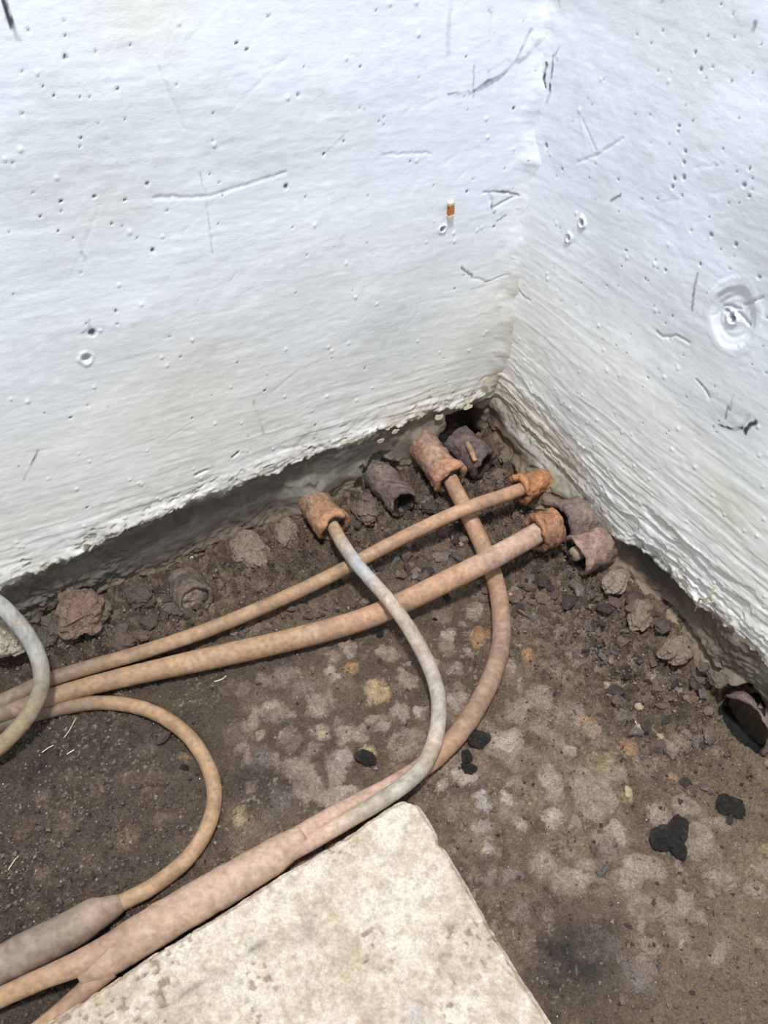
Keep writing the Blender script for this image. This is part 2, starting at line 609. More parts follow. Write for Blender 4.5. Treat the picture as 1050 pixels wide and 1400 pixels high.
        stroke([(668, 265), (674, 284), (690, 274), (702, 265)], 3.2, .45, (.35, .35, .33), .002)
        stroke([(672, 280), (676, 290)], 4, .75)
        stroke([(690, 293), (678, 303)], 2, .6)
        stroke([(632, 367), (648, 380), (668, 386), (690, 372)], 1.6, .8, (.14, .12, .10), .0015)
        stroke([(645, 396), (672, 387)], 1.6, .5, (.3, .28, .24))
        stroke([(272, 236), (280, 270), (288, 345)], 1.2, .5, (.35, .36, .3), .001)
        stroke([(210, 268), (278, 268), (390, 235)], 2, .30, (.5, .52, .5), .0015)
        stroke([(215, 92), (240, 150), (248, 175)], 1.5, .35, (.5, .53, .58), .001)
        stroke([(112, 342), (116, 351)], 2.5, .8)
        stroke([(32, 655), (52, 615)], 2.5, .7, (.25, .23, .2))
        stroke([(346, 548), (352, 566), (360, 592)], 3.2, .55, (.4, .37, .26))
        stroke([(318, 625), (325, 619)], 3, .8, (.2, .18, .12), .004)
        stroke([(268, 648), (282, 643)], 4, .6, (.35, .31, .2), .005)
        stroke([(460, 182), (476, 180)], 2, .35, (.5, .52, .55))
        stroke([(448, 205), (470, 186)], 1.6, .5, (.45, .46, .5))
        stroke([(525, 213), (590, 210)], 2, .35, (.5, .52, .54), .0012)
        for (u, v, r) in [(390, 254, 3.4), (207, 341, 3.2), (128, 268, 2.2), (83, 275, 2.2), (200, 250, 2.2),
                          (152, 305, 2), (443, 211, 2), (322, 58, 1.8), (336, 67, 1.8), (88, 77, 2.8),
                          (159, 120, 2), (73, 129, 1.6), (109, 188, 1.6), (432, 582, 2.6), (361, 533, 2.2),
                          (55, 296, 2), (79, 315, 1.8), (170, 273, 1.8), (500, 505, 2), (407, 129, 2),
                          (493, 92, 1.8), (470, 193, 1.6), (623, 396, 2), (636, 77, 1.8), (562, 222, 1.8),
                          (700, 147, 2.4), (97, 571, 2), (158, 424, 1.8), (262, 572, 1.6), (118, 692, 2),
                          (638, 262, 2.6), (675, 310, 2.4)]:
            pit(u, v, r * .8, .85, .003)
        pit(126, 455, 4.4, .85, .004)
        stroke([(112, 455), (122, 448), (142, 445)], 2, .6, (.2, .2, .17))
        stroke([(121, 438), (123, 450)], 2, .4, (.4, .4, .36))
        pit(118, 490, 4.6, .55, .004, .002, (.22, .21, .19))
        stroke([(112, 494), (113, 484), (120, 481)], 2, .6)
        pit(605, 313, 3.2, .9, .007, .003)
    else:
        stroke([(750, 87), (746, 105), (747, 118)], 3.0, .95)
        stroke([(752, 115), (752, 127), (747, 140)], 3.0, .9)
        stroke([(758, 74), (755, 100), (754, 108)], 1.8, .7)
        stroke([(765, 66), (757, 77), (762, 80)], 2.4, .8)
        stroke([(742, 50), (735, 100)], 4, .22, (.4, .41, .44))
        stroke([(766, -2), (767, 8)], 2, .7)
        stroke([(1032, 30), (1029, 43)], 3.6, .8, (.18, .19, .24))
        stroke([(795, 165), (812, 205)], 2, .4, (.5, .52, .54), .001)
        stroke([(785, 223), (822, 208), (850, 190)], 2, .35, (.5, .5, .46), .0012)
        stroke([(788, 152), (800, 210)], 1.6, .4, (.5, .52, .5))
        stroke([(832, 275), (845, 266)], 2.6, .8, (.2, .2, .18))
        stroke([(715, 270), (722, 285)], 1.6, .4, (.4, .4, .36))
        stroke([(700, 385), (712, 405), (722, 412)], 2, .6, (.36, .32, .24), .002)
        stroke([(952, 375), (946, 400), (944, 425)], 3, .65, (.2, .2, .22))
        stroke([(968, 320), (966, 330)], 3, .7)
        stroke([(1000, 540), (996, 562)], 2, .85)
        stroke([(994, 555), (990, 572)], 2, .7)
        stroke([(981, 582), (1000, 589)], 2.6, .85)
        stroke([(1000, 587), (1012, 587)], 4.5, .9)
        stroke([(1016, 592), (1022, 582), (1030, 578)], 4.5, .95)
        stroke([(1003, 565), (1022, 570), (1012, 582)], 4, .35, (.3, .3, .28))
        stroke([(895, 455), (905, 462), (925, 460), (940, 470)], 2.2, .5, (.35, .35, .34), .002)
        stroke([(950, 520), (962, 533), (968, 545)], 2.4, .5, (.35, .34, .33), .002)
        stroke([(1010, 420), (1040, 408)], 2, .4, (.3, .3, .34), .002)
        for (u, v, r) in [(928, 172, 2), (927, 180, 2), (937, 207, 2.2), (935, 222, 2), (921, 245, 2.4),
                          (934, 243, 2.6), (918, 256, 1.8), (931, 268, 2), (970, 322, 2.6), (1003, 335, 2.6),
                          (1018, 253, 3), (1026, 230, 2), (847, 365, 2), (853, 343, 1.6), (880, 382, 2),
                          (908, 370, 2), (955, 362, 2), (765, 232, 2), (744, 200, 3.6), (727, 230, 2.4),
                          (842, 246, 1.6), (958, 95, 2), (1025, 268, 2), (950, 72, 1.8), (1035, 380, 2.6)]:
            pit(u, v, r * .9, .5, .003)
        pit(792, 305, 4, .85, .008, .004)
        pit(774, 326, 3.4, .6, .004, .004, (.25, .24, .18))
        stroke([(771, 318), (770, 332)], 2.4, .7)
        stroke([(776, 332), (782, 330)], 4, .35, (.45, .46, .3))
        # dished crater with rings
        p = wal(996, 440, 'R')
        A, B = s - p[0], z - p[1]
        q = np.hypot(A, B * .82 - .006) + (fbm(s, z, 40, 3, 66) - .5) * .010
        R0 = .046
        dish = ss(R0, R0 * .55, q)
        d -= .006 * dish
        ringm = ss(R0 * 1.35, R0 * .9, q) * ss(.008, .018, q)
        fd = ss(.35, .6, fbm(s, z, 16, 2, 67))
        d += .0011 * np.sin(q / .0098 * 2 * math.pi) * ringm * (.3 + .7 * fd)
        d += .0016 * np.exp(-((q - R0 * 1.02) / .004) ** 2) * (.3 + .7 * fd)
        pit(995, 437, 4.2, .8, .010, .004)
        stroke([(985, 428), (1003, 430), (1018, 447)], 2.2, .5, (.3, .3, .3), .003)
        stroke([(972, 432), (985, 420), (1005, 424)], 2, .35, (.4, .4, .4), .002)
    # flecks where the paint has come away just above the edge
    for k in range(90):
        a = rng.uniform(.05, 1.2 if side == 'L' else .95)
        b = float(edge_z(side, np.array([a]))[0]) + abs(rng.gauss(0, .022)) + .002
        q = (a, b)
        L = rng.uniform(.003, .018)
        an = rng.gauss(0, .35)
        pts = [(a, b), (a + L * math.cos(an), b + L * math.sin(an) * .7)]
        i0, i1 = np.searchsorted(sa, [a - .03, a + .04])
        j0, j1 = np.searchsorted(za, [b - .03, b + .04])
        A, B = s[i0:i1, j0:j1], z[i0:i1, j0:j1]
        wob = (fbm(A, B, 130, 2, 64) - .5) * .008
        dd = segdist(A + wob, B - wob, pts)
        m = ss(.0034, .0012, dd) * rng.uniform(.35, .85)
        c[i0:i1, j0:j1] = mixc(c[i0:i1, j0:j1], rng.choice([(.22, .19, .14), (.36, .31, .22), (.14, .12, .10)]), m)
        d[i0:i1, j0:j1] -= .0022 * m
    for k in range(110):
        u = rng.uniform(0, 735) if side == 'L' else rng.uniform(740, 1050)
        v = rng.uniform(0, 640)
        pit(u, v, rng.uniform(.7, 1.5), rng.uniform(.2, .65), .002)

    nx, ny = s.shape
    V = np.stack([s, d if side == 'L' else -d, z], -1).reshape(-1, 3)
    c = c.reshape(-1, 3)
    F = grid_faces(nx, ny)
    if side == 'L':
        F = F[:, ::-1]
    # thickness: a rim and a back
    sgn = 1 if side == 'L' else -1
    idx = np.arange(nx * ny).reshape(nx, ny)
    ring = np.concatenate([idx[:, 0], idx[-1, 1:], idx[-2::-1, -1], idx[0, -2:0:-1]])
    RV = V[ring].copy()
    RV[:, 1] = -.2 * sgn
    n0 = len(V)
    m = len(ring)
    k = np.arange(m)
    rim = np.stack([ring, ring[(k + 1) % m], n0 + (k + 1) % m, n0 + k], -1)
    back = (n0 + k)[None, :]
    if side != 'L':
        rim = rim[:, ::-1]
        back = back[:, ::-1]
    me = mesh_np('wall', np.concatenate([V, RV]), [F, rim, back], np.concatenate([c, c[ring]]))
    return me


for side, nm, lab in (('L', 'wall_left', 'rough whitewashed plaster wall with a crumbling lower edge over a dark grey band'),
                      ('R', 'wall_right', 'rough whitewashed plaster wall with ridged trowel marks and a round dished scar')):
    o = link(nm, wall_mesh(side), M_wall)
    d = dL if side == 'L' else dR
    n = nL if side == 'L' else -nR
    o.matrix_world = Matrix(((d[0], n[0], 0, K[0]), (d[1], n[1], 0, K[1]), (0, 0, 1, 0), (0, 0, 0, 1)))
    tag(o, lab, 'wall', None, 'structure')

# ------------------------------------------------------------------ floor
BLOT = [  # u, v, radius in px, kind
    (480, 887, 14, 'p'), (531, 893, 16, 'p'), (454, 919, 13, 'w'), (484, 913, 12, 'o'), (394, 917, 16, 'g'),
    (414, 941, 18, 'g'), (513, 944, 18, 'y'), (557, 929, 14, 'p'), (543, 973, 18, 'p'), (517, 990, 16, 'p'),
    (434, 997, 14, 'p'), (436, 998, 6, 'y'), (470, 1003, 16, 'p'), (490, 1004, 15, 'p'), (394, 1010, 18, 'p'),
    (463, 1038, 20, 'w'), (500, 1027, 10, 'y'), (545, 1022, 20, 'p'), (566, 1010, 20, 'p'), (577, 973, 10, 'w'),
    (411, 1047, 22, 'p'), (460, 1058, 14, 'p'), (423, 1078, 22, 'p'), (454, 1087, 20, 'w'), (351, 1038, 22, 'g'),
    (383, 1090, 20, 'g'), (326, 1115, 14, 'y'), (366, 1118, 14, 'g'), (477, 1084, 14, 'w'), (440, 960, 20, 'p'),
    (604, 843, 14, 'p'), (611, 868, 10, 'w'), (648, 834, 16, 'p'), (655, 868, 17, 'o'), (643, 890, 9, 'p'),
    (623, 913, 14, 'w'), (624, 958, 14, 'w'), (711, 880, 7, 'p'), (724, 898, 12, 'o'), (733, 875, 8, 'o'),
    (700, 914, 12, 'p'), (713, 937, 9, 'w'), (740, 954, 18, 'p'), (703, 977, 12, 'p'), (717, 963, 14, 'p'),
    (740, 994, 17, 'p'), (757, 914, 12, 'p'), (777, 931, 12, 'y'), (780, 977, 22, 'p'), (686, 1020, 26, 'w'),
    (668, 994, 9, 'w'), (700, 1010, 16, 'p'), (749, 1037, 17, 'p'), (751, 1063, 20, 'p'), (777, 1026, 10, 'w'),
    (823, 1040, 16, 'y'), (809, 991, 14, 'o'), (860, 1023, 16, 'o'), (871, 997, 6, 'o'), (870, 968, 5, 'o'),
    (830, 937, 6, 'y'), (763, 883, 12, 'g'), (851, 977, 12, 'g'), (728, 851, 18, 'g'), (797, 1063, 20, 'p'),
    (637, 1057, 16, 'w'), (703, 1069, 12, 'p'), (603, 1069, 10, 'w'), (866, 903, 14, 'p'), (663, 1096, 14, 'W'),
    (657, 1127, 12, 'W'), (665, 1159, 12, 'W'), (711, 1124, 12, 'w'), (754, 1119, 13, 'w'), (695, 1092, 9, 'w'),
    (805, 1097, 22, 'p'), (826, 1073, 24, 'p'), (714, 1249, 14, 'g'), (703, 1196, 14, 'g'), (669, 1207, 10, 'g'),
    (749, 1175, 18, 'p'), (778, 1207, 22, 'p'), (845, 1132, 14, 'w'), (751, 1249, 10, 'g'), (821, 1086, 28, 'p'),
    (859, 1086, 9, 'y'), (904, 1043, 8, 'o'), (924, 1060, 8, 'o'), (884, 1243, 22, 'p'), (916, 1243, 18, 'p'),
    (938, 1229, 16, 'p'), (881, 1186, 24, 'p'), (1047, 1154, 6, 'y'), (936, 1294, 6, 'w'), (850, 1137, 12, 'p'),
    (793, 1206, 16, 'p'), (177, 1148, 17, 'd'), (120, 1178, 18, 'e'), (58, 1193, 15, 'e'), (52, 1096, 13, 'e'),
    (30, 1138, 12, 'd'), (88, 1071, 20, 'e'), (131, 1071, 18, 'e'), (201, 1090, 11, 'd'), (223, 1123, 16, 'e'),
    (241, 1160, 14, 'e'), (195, 1026, 16, 'e'), (213, 1056, 16, 'e'), (253, 1035, 9, 'd'), (180, 1065, 18, 'e'),
    (91, 1123, 14, 'e'), (880, 1330, 22, 'g'), (830, 1290, 20, 'g'), (960, 1150, 26, 'p'), (990, 1200, 24, 'p'),
    (900, 1110, 22, 'p'), (760, 1010, 14, 'p'), (830, 1160, 16, 'g'), (940, 1100, 18, 'p'), (850, 1200, 16, 'p'),
    (350, 960, 26, 'e'), (330, 1000, 24, 'e'), (310, 940, 16, 'e'), (355, 900, 14, 'e'), (375, 975, 20, 'p'),
    (900, 930, 16, 'p'), (930, 1010, 14, 'p'), (800, 900, 14, 'g'), (680, 900, 8, 'p'), (588, 905, 10, 'p')]
BCOL = {'p': (0.47, 0.375, 0.335), 'w': (0.58, 0.485, 0.455), 'W': (0.62, 0.59, 0.61), 'o': (0.54, 0.34, 0.205),
        'y': (0.55, 0.43, 0.28), 'g': (0.32, 0.285, 0.28), 'd': (0.29, 0.195, 0.13), 'e': (0.20, 0.155, 0.128)}
BPOS = [(flo(u, v, .006), r * .00068 * 2.0 * (flo(u, v)[1] * .35 + .72), k) for u, v, r, k in BLOT]


def wall_d(x, y):
    q = np.stack([x - K[0], y - K[1]], -1)
    return q @ nL, q @ nR, q @ dL, q @ dR


def crumb(x, y):
    """how loose and crumbly the ground is, 0..1"""
    a, b, sl, sr = wall_d(x, y)
    near = np.exp(-(np.clip(a, 0, 9) / .16) ** 2) + np.exp(-(np.clip(b, 0, 9) / .24) ** 2) * ss(1.1, .7, sr)
    near = near * ss(1.25, .9, sl) + ss(.9, 1.1, sl) * .35
    return np.clip(near * (.5 + 1.0 * fbm(x, y, 7, 3, 301)), 0, 1)


def floor_h(x, y, detail=True):
    x = np.asarray(x, dtype=float)
    y = np.asarray(y, dtype=float)
    a, b, sl, sr = wall_d(x, y)
    h = (fbm(x, y, 4, 3, 310) - .5) * .014
    bl = np.interp(sl, [0, .2, .4, .6, .8, 1.0, 1.3], [.012, .014, .016, .022, .034, .040, .04])
    h += bl * np.exp(-(np.clip(a, -.02, 9) / (.085 + .03 * ss(.6, .9, sl))) ** 2) * (.5 + 1.0 * fbm(x, y, 16, 4, 311))
    br = np.interp(sr, [0, .3, .5, .62, .8, .88, 1.2], [.012, .012, .016, .026, .020, .0, .02])
    h += br * np.exp(-(np.clip(b, -.02, 9) / .060) ** 2) * (.5 + 1.0 * fbm(x, y, 16, 3, 312))
    h -= .06 * ss(.0, -.03, a)
    pit8 = np.hypot((sr - .885) / .080, (b + .006) / .040)
    h -= .085 * ss(1.0, .6, pit8)
    if detail:
        cr = crumb(x, y)
        f1, f2, _ = worley(x + (fbm(x, y, 60, 2, 315) - .5) * .01, y, 75, 3)
        h += ss(.02, .35, f2 - f1) * .0085 * ss(.25, .7, cr)
        f1, f2, _ = worley(x, y + (fbm(x, y, 90, 2, 316) - .5) * .006, 170, 4)
        h += ss(.02, .35, f2 - f1) * .0030 * (.25 + .75 * cr)
        h += (fbm(x, y, 55, 4, 313, .6) - .5) * (.008 + .026 * cr)
        v = fbm(x, y, 110, 3, 314)
        h += ss(.42, .62, v) * (.0022 + .0075 * cr)
    return h


def floor_mesh():
    xa = axis([(-1.7, -.95, .03), (-.95, .80, .0026), (.80, 1.5, .03)])
    ya = axis([(-.7, .2, .03), (.2, 1.58, .0026), (1.58, 1.75, .03)])
    x, y = np.meshgrid(xa, ya, indexing='ij')
    h = floor_h(x, y)
    cr = crumb(x, y)
    c = np.zeros(x.shape + (3,))
    c[:] = (0.158, 0.121, 0.091)
    f1 = fbm(x, y, 6, 4, 320)
    c = mixc(c, (0.31, 0.237, 0.18), .75 * ss(.40, .62, f1) * ss(.3, .6, fbm(x, y, 45, 4, 319)))
    c = mixc(c, (0.12, 0.094, 0.073), ss(.55, .35, f1) * .5)
    rt = ss(.30, .55, x + .25 * (fbm(x, y, 5, 3, 318) - .5)) * ss(.85, .65, y)
    c = mixc(c, (0.29, 0.225, 0.165), rt * .6)
    # darker loose earth on the left
    lf = ss(-.10, -.45, x) * ss(1.05, .8, y)
    c = mixc(c, (0.088, 0.072, 0.060), lf * (.55 + .45 * fbm(x, y, 9, 3, 321)))
    # scattered rounded crusts
    wx = x + (fbm(x, y, 32, 5, 322, .65) - .5) * .040
    wy = y + (fbm(x, y, 32, 5, 323, .65) - .5) * .040
    for p, r, k in BPOS:
        i0, i1 = np.searchsorted(xa, [p[0] - 2 * r - .012, p[0] + 2 * r + .012])
        j0, j1 = np.searchsorted(ya, [p[1] - 2 * r - .012, p[1] + 2 * r + .012])
        sl = (slice(i0, i1), slice(j0, j1))
        q = np.hypot(wx[sl] - p[0], wy[sl] - p[1])
        m = ss(r * 1.12, r * .84, q) * (.75 + .25 * ss(.40, .55, fbm(x[sl], y[sl], 130, 3, 325)))
        col = np.array(BCOL[k])
        inner = (.72 + .5 * fbm(x[sl], y[sl], 60, 4, 324, .6)) * (.84 + .32 * ((p[0] * 977.1 + p[1] * 313.7) % 1.0))
        inner = inner * (1.08 - .16 * ss(r * .2, r, q))
        m = m * (.45 + .55 * ss(.34, .50, fbm(x[sl], y[sl], 38, 4, 326)))
        mm = (m * (.72 if k in 'eg' else .88))[..., None]
        c[sl] = c[sl] * (1 - mm) + col * inner[..., None] * mm
        h[sl] = h[sl] * (1 - .4 * m) + .0042 * m
    rng = random.Random(4)
    for i in range(240):                                # fainter small crusts
        u, v = rng.uniform(330, 1050), rng.uniform(850, 1330)
        p = flo(u, v)
        r = rng.uniform(.008, .02)
        i0, i1 = np.searchsorted(xa, [p[0] - 2 * r - .012, p[0] + 2 * r + .012])
        j0, j1 = np.searchsorted(ya, [p[1] - 2 * r - .012, p[1] + 2 * r + .012])
        sl = (slice(i0, i1), slice(j0, j1))
        q = np.hypot(wx[sl] - p[0], wy[sl] - p[1])
        m = ss(r, r * .6, q) * rng.uniform(.25, .85)
        c[sl] = mixc(c[sl], (.42, .33, .285), m)
        h[sl] += .002 * m
    # black stained patches
    for (u, v, ru, rv, k) in [(775, 1312, 55, 32, .9), (820, 1280, 25, 20, .5), (375, 1075, 45, 30, .45),
                              (330, 1060, 30, 20, .4), (60, 1030, 90, 50, .55), (150, 1015, 70, 35, .5),
                              (640, 1230, 30, 60, .25), (745, 1390, 20, 20, .6)]:
        p = flo(u, v)
        g = np.exp(-(((x - p[0]) / (ru * .0011)) ** 2 + ((y - p[1]) / (rv * .0013)) ** 2))
        g = np.clip(g * (.4 + 1.3 * fbm(x, y, 35, 4, 330)), 0, 1)
        c = mixc(c, (0.035, 0.033, 0.033), g * k)
    # crumbly earth is darker in its own right and mixed
    f2 = fbm(x, y, 60, 3, 331)
    f1_, f2_, cid = worley(x + (fbm(x, y, 60, 2, 315) - .5) * .01, y, 75, 3)
    c = mixc(c, (0.175, 0.132, 0.098), cr * .85 * ss(.30, .5, f2))
    c = c * (1 + (cid - .5) * 1.0 * ss(.25, .7, cr))[..., None]
    a, b, sl_, sr_ = wall_d(x, y)
    c = mixc(c, (0.26, 0.20, 0.145), np.exp(-(b / .055) ** 2) * ss(.42, .5, sr_) * .8)
    # pale grit
    g = ss(.80, .86, vn(x * 210, y * 210, 335)) * ss(.45, .7, fbm(x, y, 11, 2, 336))
    c = mixc(c, (.46, .40, .33), g * .6)
    c = c * np.array([1.07, 1.0, .86])
    # floor keeps inside the walls
    inside = (a > -.07) & (b > -.07)
    keep = inside[:-1, :-1] | inside[1:, 1:] | inside[1:, :-1] | inside[:-1, 1:]
    V = np.stack([x, y, h], -1).reshape(-1, 3)
    return mesh_np('floor', V, [grid_faces(*x.shape, keep=keep)], c.reshape(-1, 3))


tag(link('floor', floor_mesh(), M_floor), 'damp brown earth floor mottled with pale pinkish crusts', 'floor', None,
    'structure')


def fz(p):
    return float(floor_h(np.array([p[0]]), np.array([p[1]]))[0])


def ground(u, v, lift=0.0):
    z = 0.0
    for _ in range(4):
        p = flo(u, v, z)
        z = fz(p)
    return np.array([p[0], p[1], z + lift])


# ------------------------------------------------------------------ swept pipes
def catmull(P, n):
    P = np.asarray(P, dtype=float)
    out = []
    Q = np.concatenate([[2 * P[0] - P[1]], P, [2 * P[-1] - P[-2]]])
    for i in range(1, len(Q) - 2):
        p0, p1, p2, p3 = Q[i - 1], Q[i], Q[i + 1], Q[i + 2]
        for k in range(n):
            t = k / n
            out.append(.5 * (2 * p1 + (p2 - p0) * t + (2 * p0 - 5 * p1 + 4 * p2 - p3) * t * t
                             + (3 * p1 - p0 - 3 * p2 + p3) * t ** 3))
    out.append(Q[-2])
    return np.array(out)


def tube(name, P, R, cols, mat, parent, seg=28, sub=14, wob=.03, seed=0, dirt=(0.22, 0.15, 0.10), dirtk=.5, flat=None):
    """P (n,3) centre points, R radii per point, cols rgb per point"""
    P = np.asarray(P, dtype=float)
    R = np.broadcast_to(np.asarray(R, dtype=float), (len(P),))
    cols = np.asarray(cols, dtype=float)
    A = catmull(np.concatenate([P, R[:, None], cols], 1), sub)
    # resample evenly
    L = np.concatenate([[0], np.cumsum(np.linalg.norm(np.diff(A[:, :3], axis=0), axis=1))])
    n = max(8, int(L[-1] / .006))
    t = np.linspace(0, L[-1], n)
    A = np.stack([np.interp(t, L, A[:, k]) for k in range(A.shape[1])], 1)
    C, r, col = A[:, :3], np.maximum(A[:, 3], .0005), A[:, 4:7]
    T = np.gradient(C, axis=0)
    T /= np.linalg.norm(T, axis=1)[:, None]
    up = np.array([0, 0, 1.0])
    X = np.cross(T, up)
    X /= np.linalg.norm(X, axis=1)[:, None] + 1e-9
    Y = np.cross(X, T)
    th = np.linspace(0, 2 * math.pi, seg, endpoint=False)
    tt, aa = np.meshgrid(t, th, indexing='ij')
    nz = (fbm(tt, np.cos(aa) * .02 + .3, 40, 3, seed) - .5) * 2 * wob + (fbm(tt + 5, np.sin(aa) * .02, 120, 2, seed + 3) - .5) * wob
    rr = r[:, None] * (1 + nz)
    V = C[:, None, :] + X[:, None, :] * (np.cos(aa) * rr)[..., None] + Y[:, None, :] * (np.sin(aa) * rr)[..., None]
    # dust and soil: stains with their own blotchy outline
    f = fbm(tt, aa * .012, 34, 4, seed + 9)
    cc = np.repeat(col[:, None, :], seg, 1)
    cc = mixc(cc, dirt, ss(.52, .72, f) * dirtk * .75)
    cc = cc * (.86 + .28 * fbm(tt, aa * .01, 90, 3, seed + 12))[..., None]
    pale = ss(.62, .74, fbm(tt + 3, aa * .012, 55, 3, seed + 15))
    cc = mixc(cc, (0.60, 0.47, 0.37), pale * .2)
    fine = ss(.64, .70, fbm(tt + 1, aa * .016, 190, 2, seed + 17))
    cc = mixc(cc, (0.20, 0.12, 0.07), fine * .28)
    cc = cc * .9
    i, j = np.meshgrid(np.arange(n - 1), np.arange(seg), indexing='ij')
    q = np.stack([i * seg + j, i * seg + (j + 1) % seg, (i + 1) * seg + (j + 1) % seg, (i + 1) * seg + j], -1).reshape(-1, 4)
    caps = [np.arange(seg)[None, ::-1], ((n - 1) * seg + np.arange(seg))[None, :]]
    me = mesh_np(name, V.reshape(-1, 3), [q[:, ::-1], caps[0][:, ::-1], caps[1][:, ::-1]], cc.reshape(-1, 3))
    o = link(name, me, mat, parent)
    if parent is not None:
        o.matrix_parent_inverse = Matrix.Translation(-Vector(parent.location))
    return o


def px(pts):
    """(u, v, z) triples -> world points"""
    return [flo(u, v, z) for u, v, z in pts]


RUST = (0.50, 0.30, 0.185)
TAN = (0.44, 0.28, 0.165)
DULL = (0.25, 0.18, 0.12)
CREAM = (0.54, 0.44, 0.335)
GREYP = (0.46, 0.455, 0.45)
PINK = (0.55, 0.365, 0.275)

# thin pipe from the upper duct on the right wall
p = empty('thin_pipe', flo(400, 812, 0), 'thin rust-coloured pipe running below the left wall, crossed by a pale pipe', 'pipe')
tube('pipe_run', px([(735, 659, .082), (715, 668, .088), (690, 677, .096), (635, 696, .097), (575, 723, .080),
                     (520, 751, .062), (470, 778, .050), (400, 812, .043), (300, 855, .040), (200, 890, .042),
                     (75, 927, .046), (0, 960, .046), (-70, 985, .04), (-190, 1030, .035)]),
     [.0150] * 14, [RUST] * 5 + [TAN] * 3 + [(0.40, .26, .155)] * 2 + [DULL] * 4, M_pipe, p, seed=1)

# thicker pipe from the lower duct
p = empty('thick_pipe', flo(300, 895, 0), 'thick rust-coloured straight pipe leaving the duct with the wide rusty rim', 'pipe')
tube('pipe_run', px([(758, 716, .082), (738, 727, .084), (715, 740, .087), (668, 766, .089), (620, 790, .080),
                     (535, 831, .050), (480, 852, .040), (400, 874, .034), (300, 897, .032), (200, 919, .032),
                     (100, 944, .034), (0, 977, .034), (-70, 1003, .030), (-190, 1050, .03)]),
     [.0225] * 6 + [.0222] * 3 + [.020, .0175, .0165, .016, .016], [(0.56, .42, .33), (0.56, .42, .33), PINK, PINK, RUST, RUST, RUST, TAN, TAN, TAN,
                            (0.38, .25, .15), DULL, DULL, DULL], M_pipe, p, seed=2)

# two pipes wiped into one long joint beside the slab
p = empty('jointed_pipe', flo(250, 1250, 0), 'two curved pipes merging into one long pinkish swollen joint beside the slab', 'pipe')
tube('curved_pipe', px([(603, 628, .0785), (609, 642, .0765), (622, 668, .066), (638, 700, .050), (656, 738, .036),
                        (673, 780, .028), (684, 830, .024), (684, 885, .022), (668, 935, .021), (640, 985, .021),
                        (598, 1033, .022), (540, 1072, .026), (470, 1107, .032), (420, 1135, .037), (375, 1165, .037)]),
     [.0175, .0175, .018, .0185, .019, .019, .019, .019, .019, .019, .018, .0165, .0155, .0155, .016],
     [PINK, RUST, RUST, RUST, RUST, RUST, (.44, .27, .18), (.36, .24, .165), (.34, .22, .15), (.36, .235, .16),
      (.46, .27, .17), PINK, PINK, PINK, PINK], M_pipe, p, seed=3)
tube('curved_pipe', px([(447, 706, .063), (457, 723, .066), (470, 746, .080), (492, 776, .088), (535, 825, .094),
                        (570, 877, .076), (594, 930, .055), (600, 975, .048), (592, 1020, .052), (572, 1055, .056),
                        (535, 1085, .048), (480, 1119, .042), (430, 1148, .038), (375, 1178, .036)]),
     [.0145, .0145, .0145, .0140, .0140, .0145, .0145, .0145, .0145, .0145, .0145, .014, .014, .014],
     [RUST, (.52, .36, .23), (.52, .40, .30), GREYP, CREAM, (.50, .42, .34), (.46, .40, .34), (.44, .40, .34), CREAM, (.46, .42, .34), (.46, .42, .33),
      (.50, .40, .30), PINK, PINK], M_pipe, p, seed=4)
tube('joint_sleeve', px([(415, 1143, .036), (390, 1160, .037), (360, 1180, .038), (300, 1215, .038), (220, 1262, .038),
                         (170, 1293, .038), (135, 1316, .037), (108, 1334, .036)]),
     [.0195, .0255, .029, .031, .031, .0305, .0265, .017], [(.54, .375, .275)] * 4 + [(.50, .34, .24)] * 4, M_pipe, p, seed=5, wob=.05,
     dirtk=.25)
tube('branch_pipe', px([(175, 1283, .046), (110, 1316, .050), (60, 1337, .044), (0, 1364, .036), (-80, 1400, .03), (-160, 1440, .03)]),
     [.022, .0185, .0155, .0145, .0145, .0145], [(.52, .33, .24), (.50, .32, .22), TAN, TAN, TAN, TAN], M_pipe, p, seed=6)
tube('branch_pipe', px([(150, 1322, .030), (118, 1352, .028), (80, 1386, .022), (30, 1425, .020), (-40, 1470, .018)]),
     [.018, .015, .014, .0135, .0135], [(.46, .29, .20), (.42, .27, .18), TAN, TAN, TAN], M_pipe, p, seed=7)

# looped pipe with its own joint
p = empty('looped_pipe', flo(230, 1100, 0), 'looped tan pipe turning back into a brown swollen joint', 'pipe')
tube('pipe_run', px([(-190, 1040, .018), (-60, 1010, .018), (0, 992, .018), (60, 974, .018), (130, 961, .018), (200, 970, .018),
                     (256, 1005, .018), (288, 1058, .018), (291, 1108, .018), (266, 1162, .020), (215, 1208, .024),
                     (158, 1238, .028), (130, 1252, .030)]),
     [.0135] * 13, [(.14, .12, .10)] * 3 + [(.20, .15, .11), (.36, .24, .15)] + [(.44, .28, .16)] * 6 + [(.42, .30, .19)] * 2, M_pipe, p, seed=8)  # dark left end: shadow of the thick pipe painted into the colour
tube('joint_sleeve', px([(166, 1234, .028), (148, 1243, .030), (128, 1252, .032), (105, 1266, .033), (60, 1290, .033), (0, 1320, .033),
                         (-90, 1365, .033), (-150, 1396, .033), (-165, 1404, .033)]),
     [.0140, .020, .0265, .029, .029, .029, .029, .025, .012],
     [(.40, .30, .20), (.36, .27, .19), (.36, .27, .20), (.30, .225, .165), (.28, .21, .155)] + [(.27, .20, .15)] * 4, M_pipe, p,
     seed=9, wob=.06)

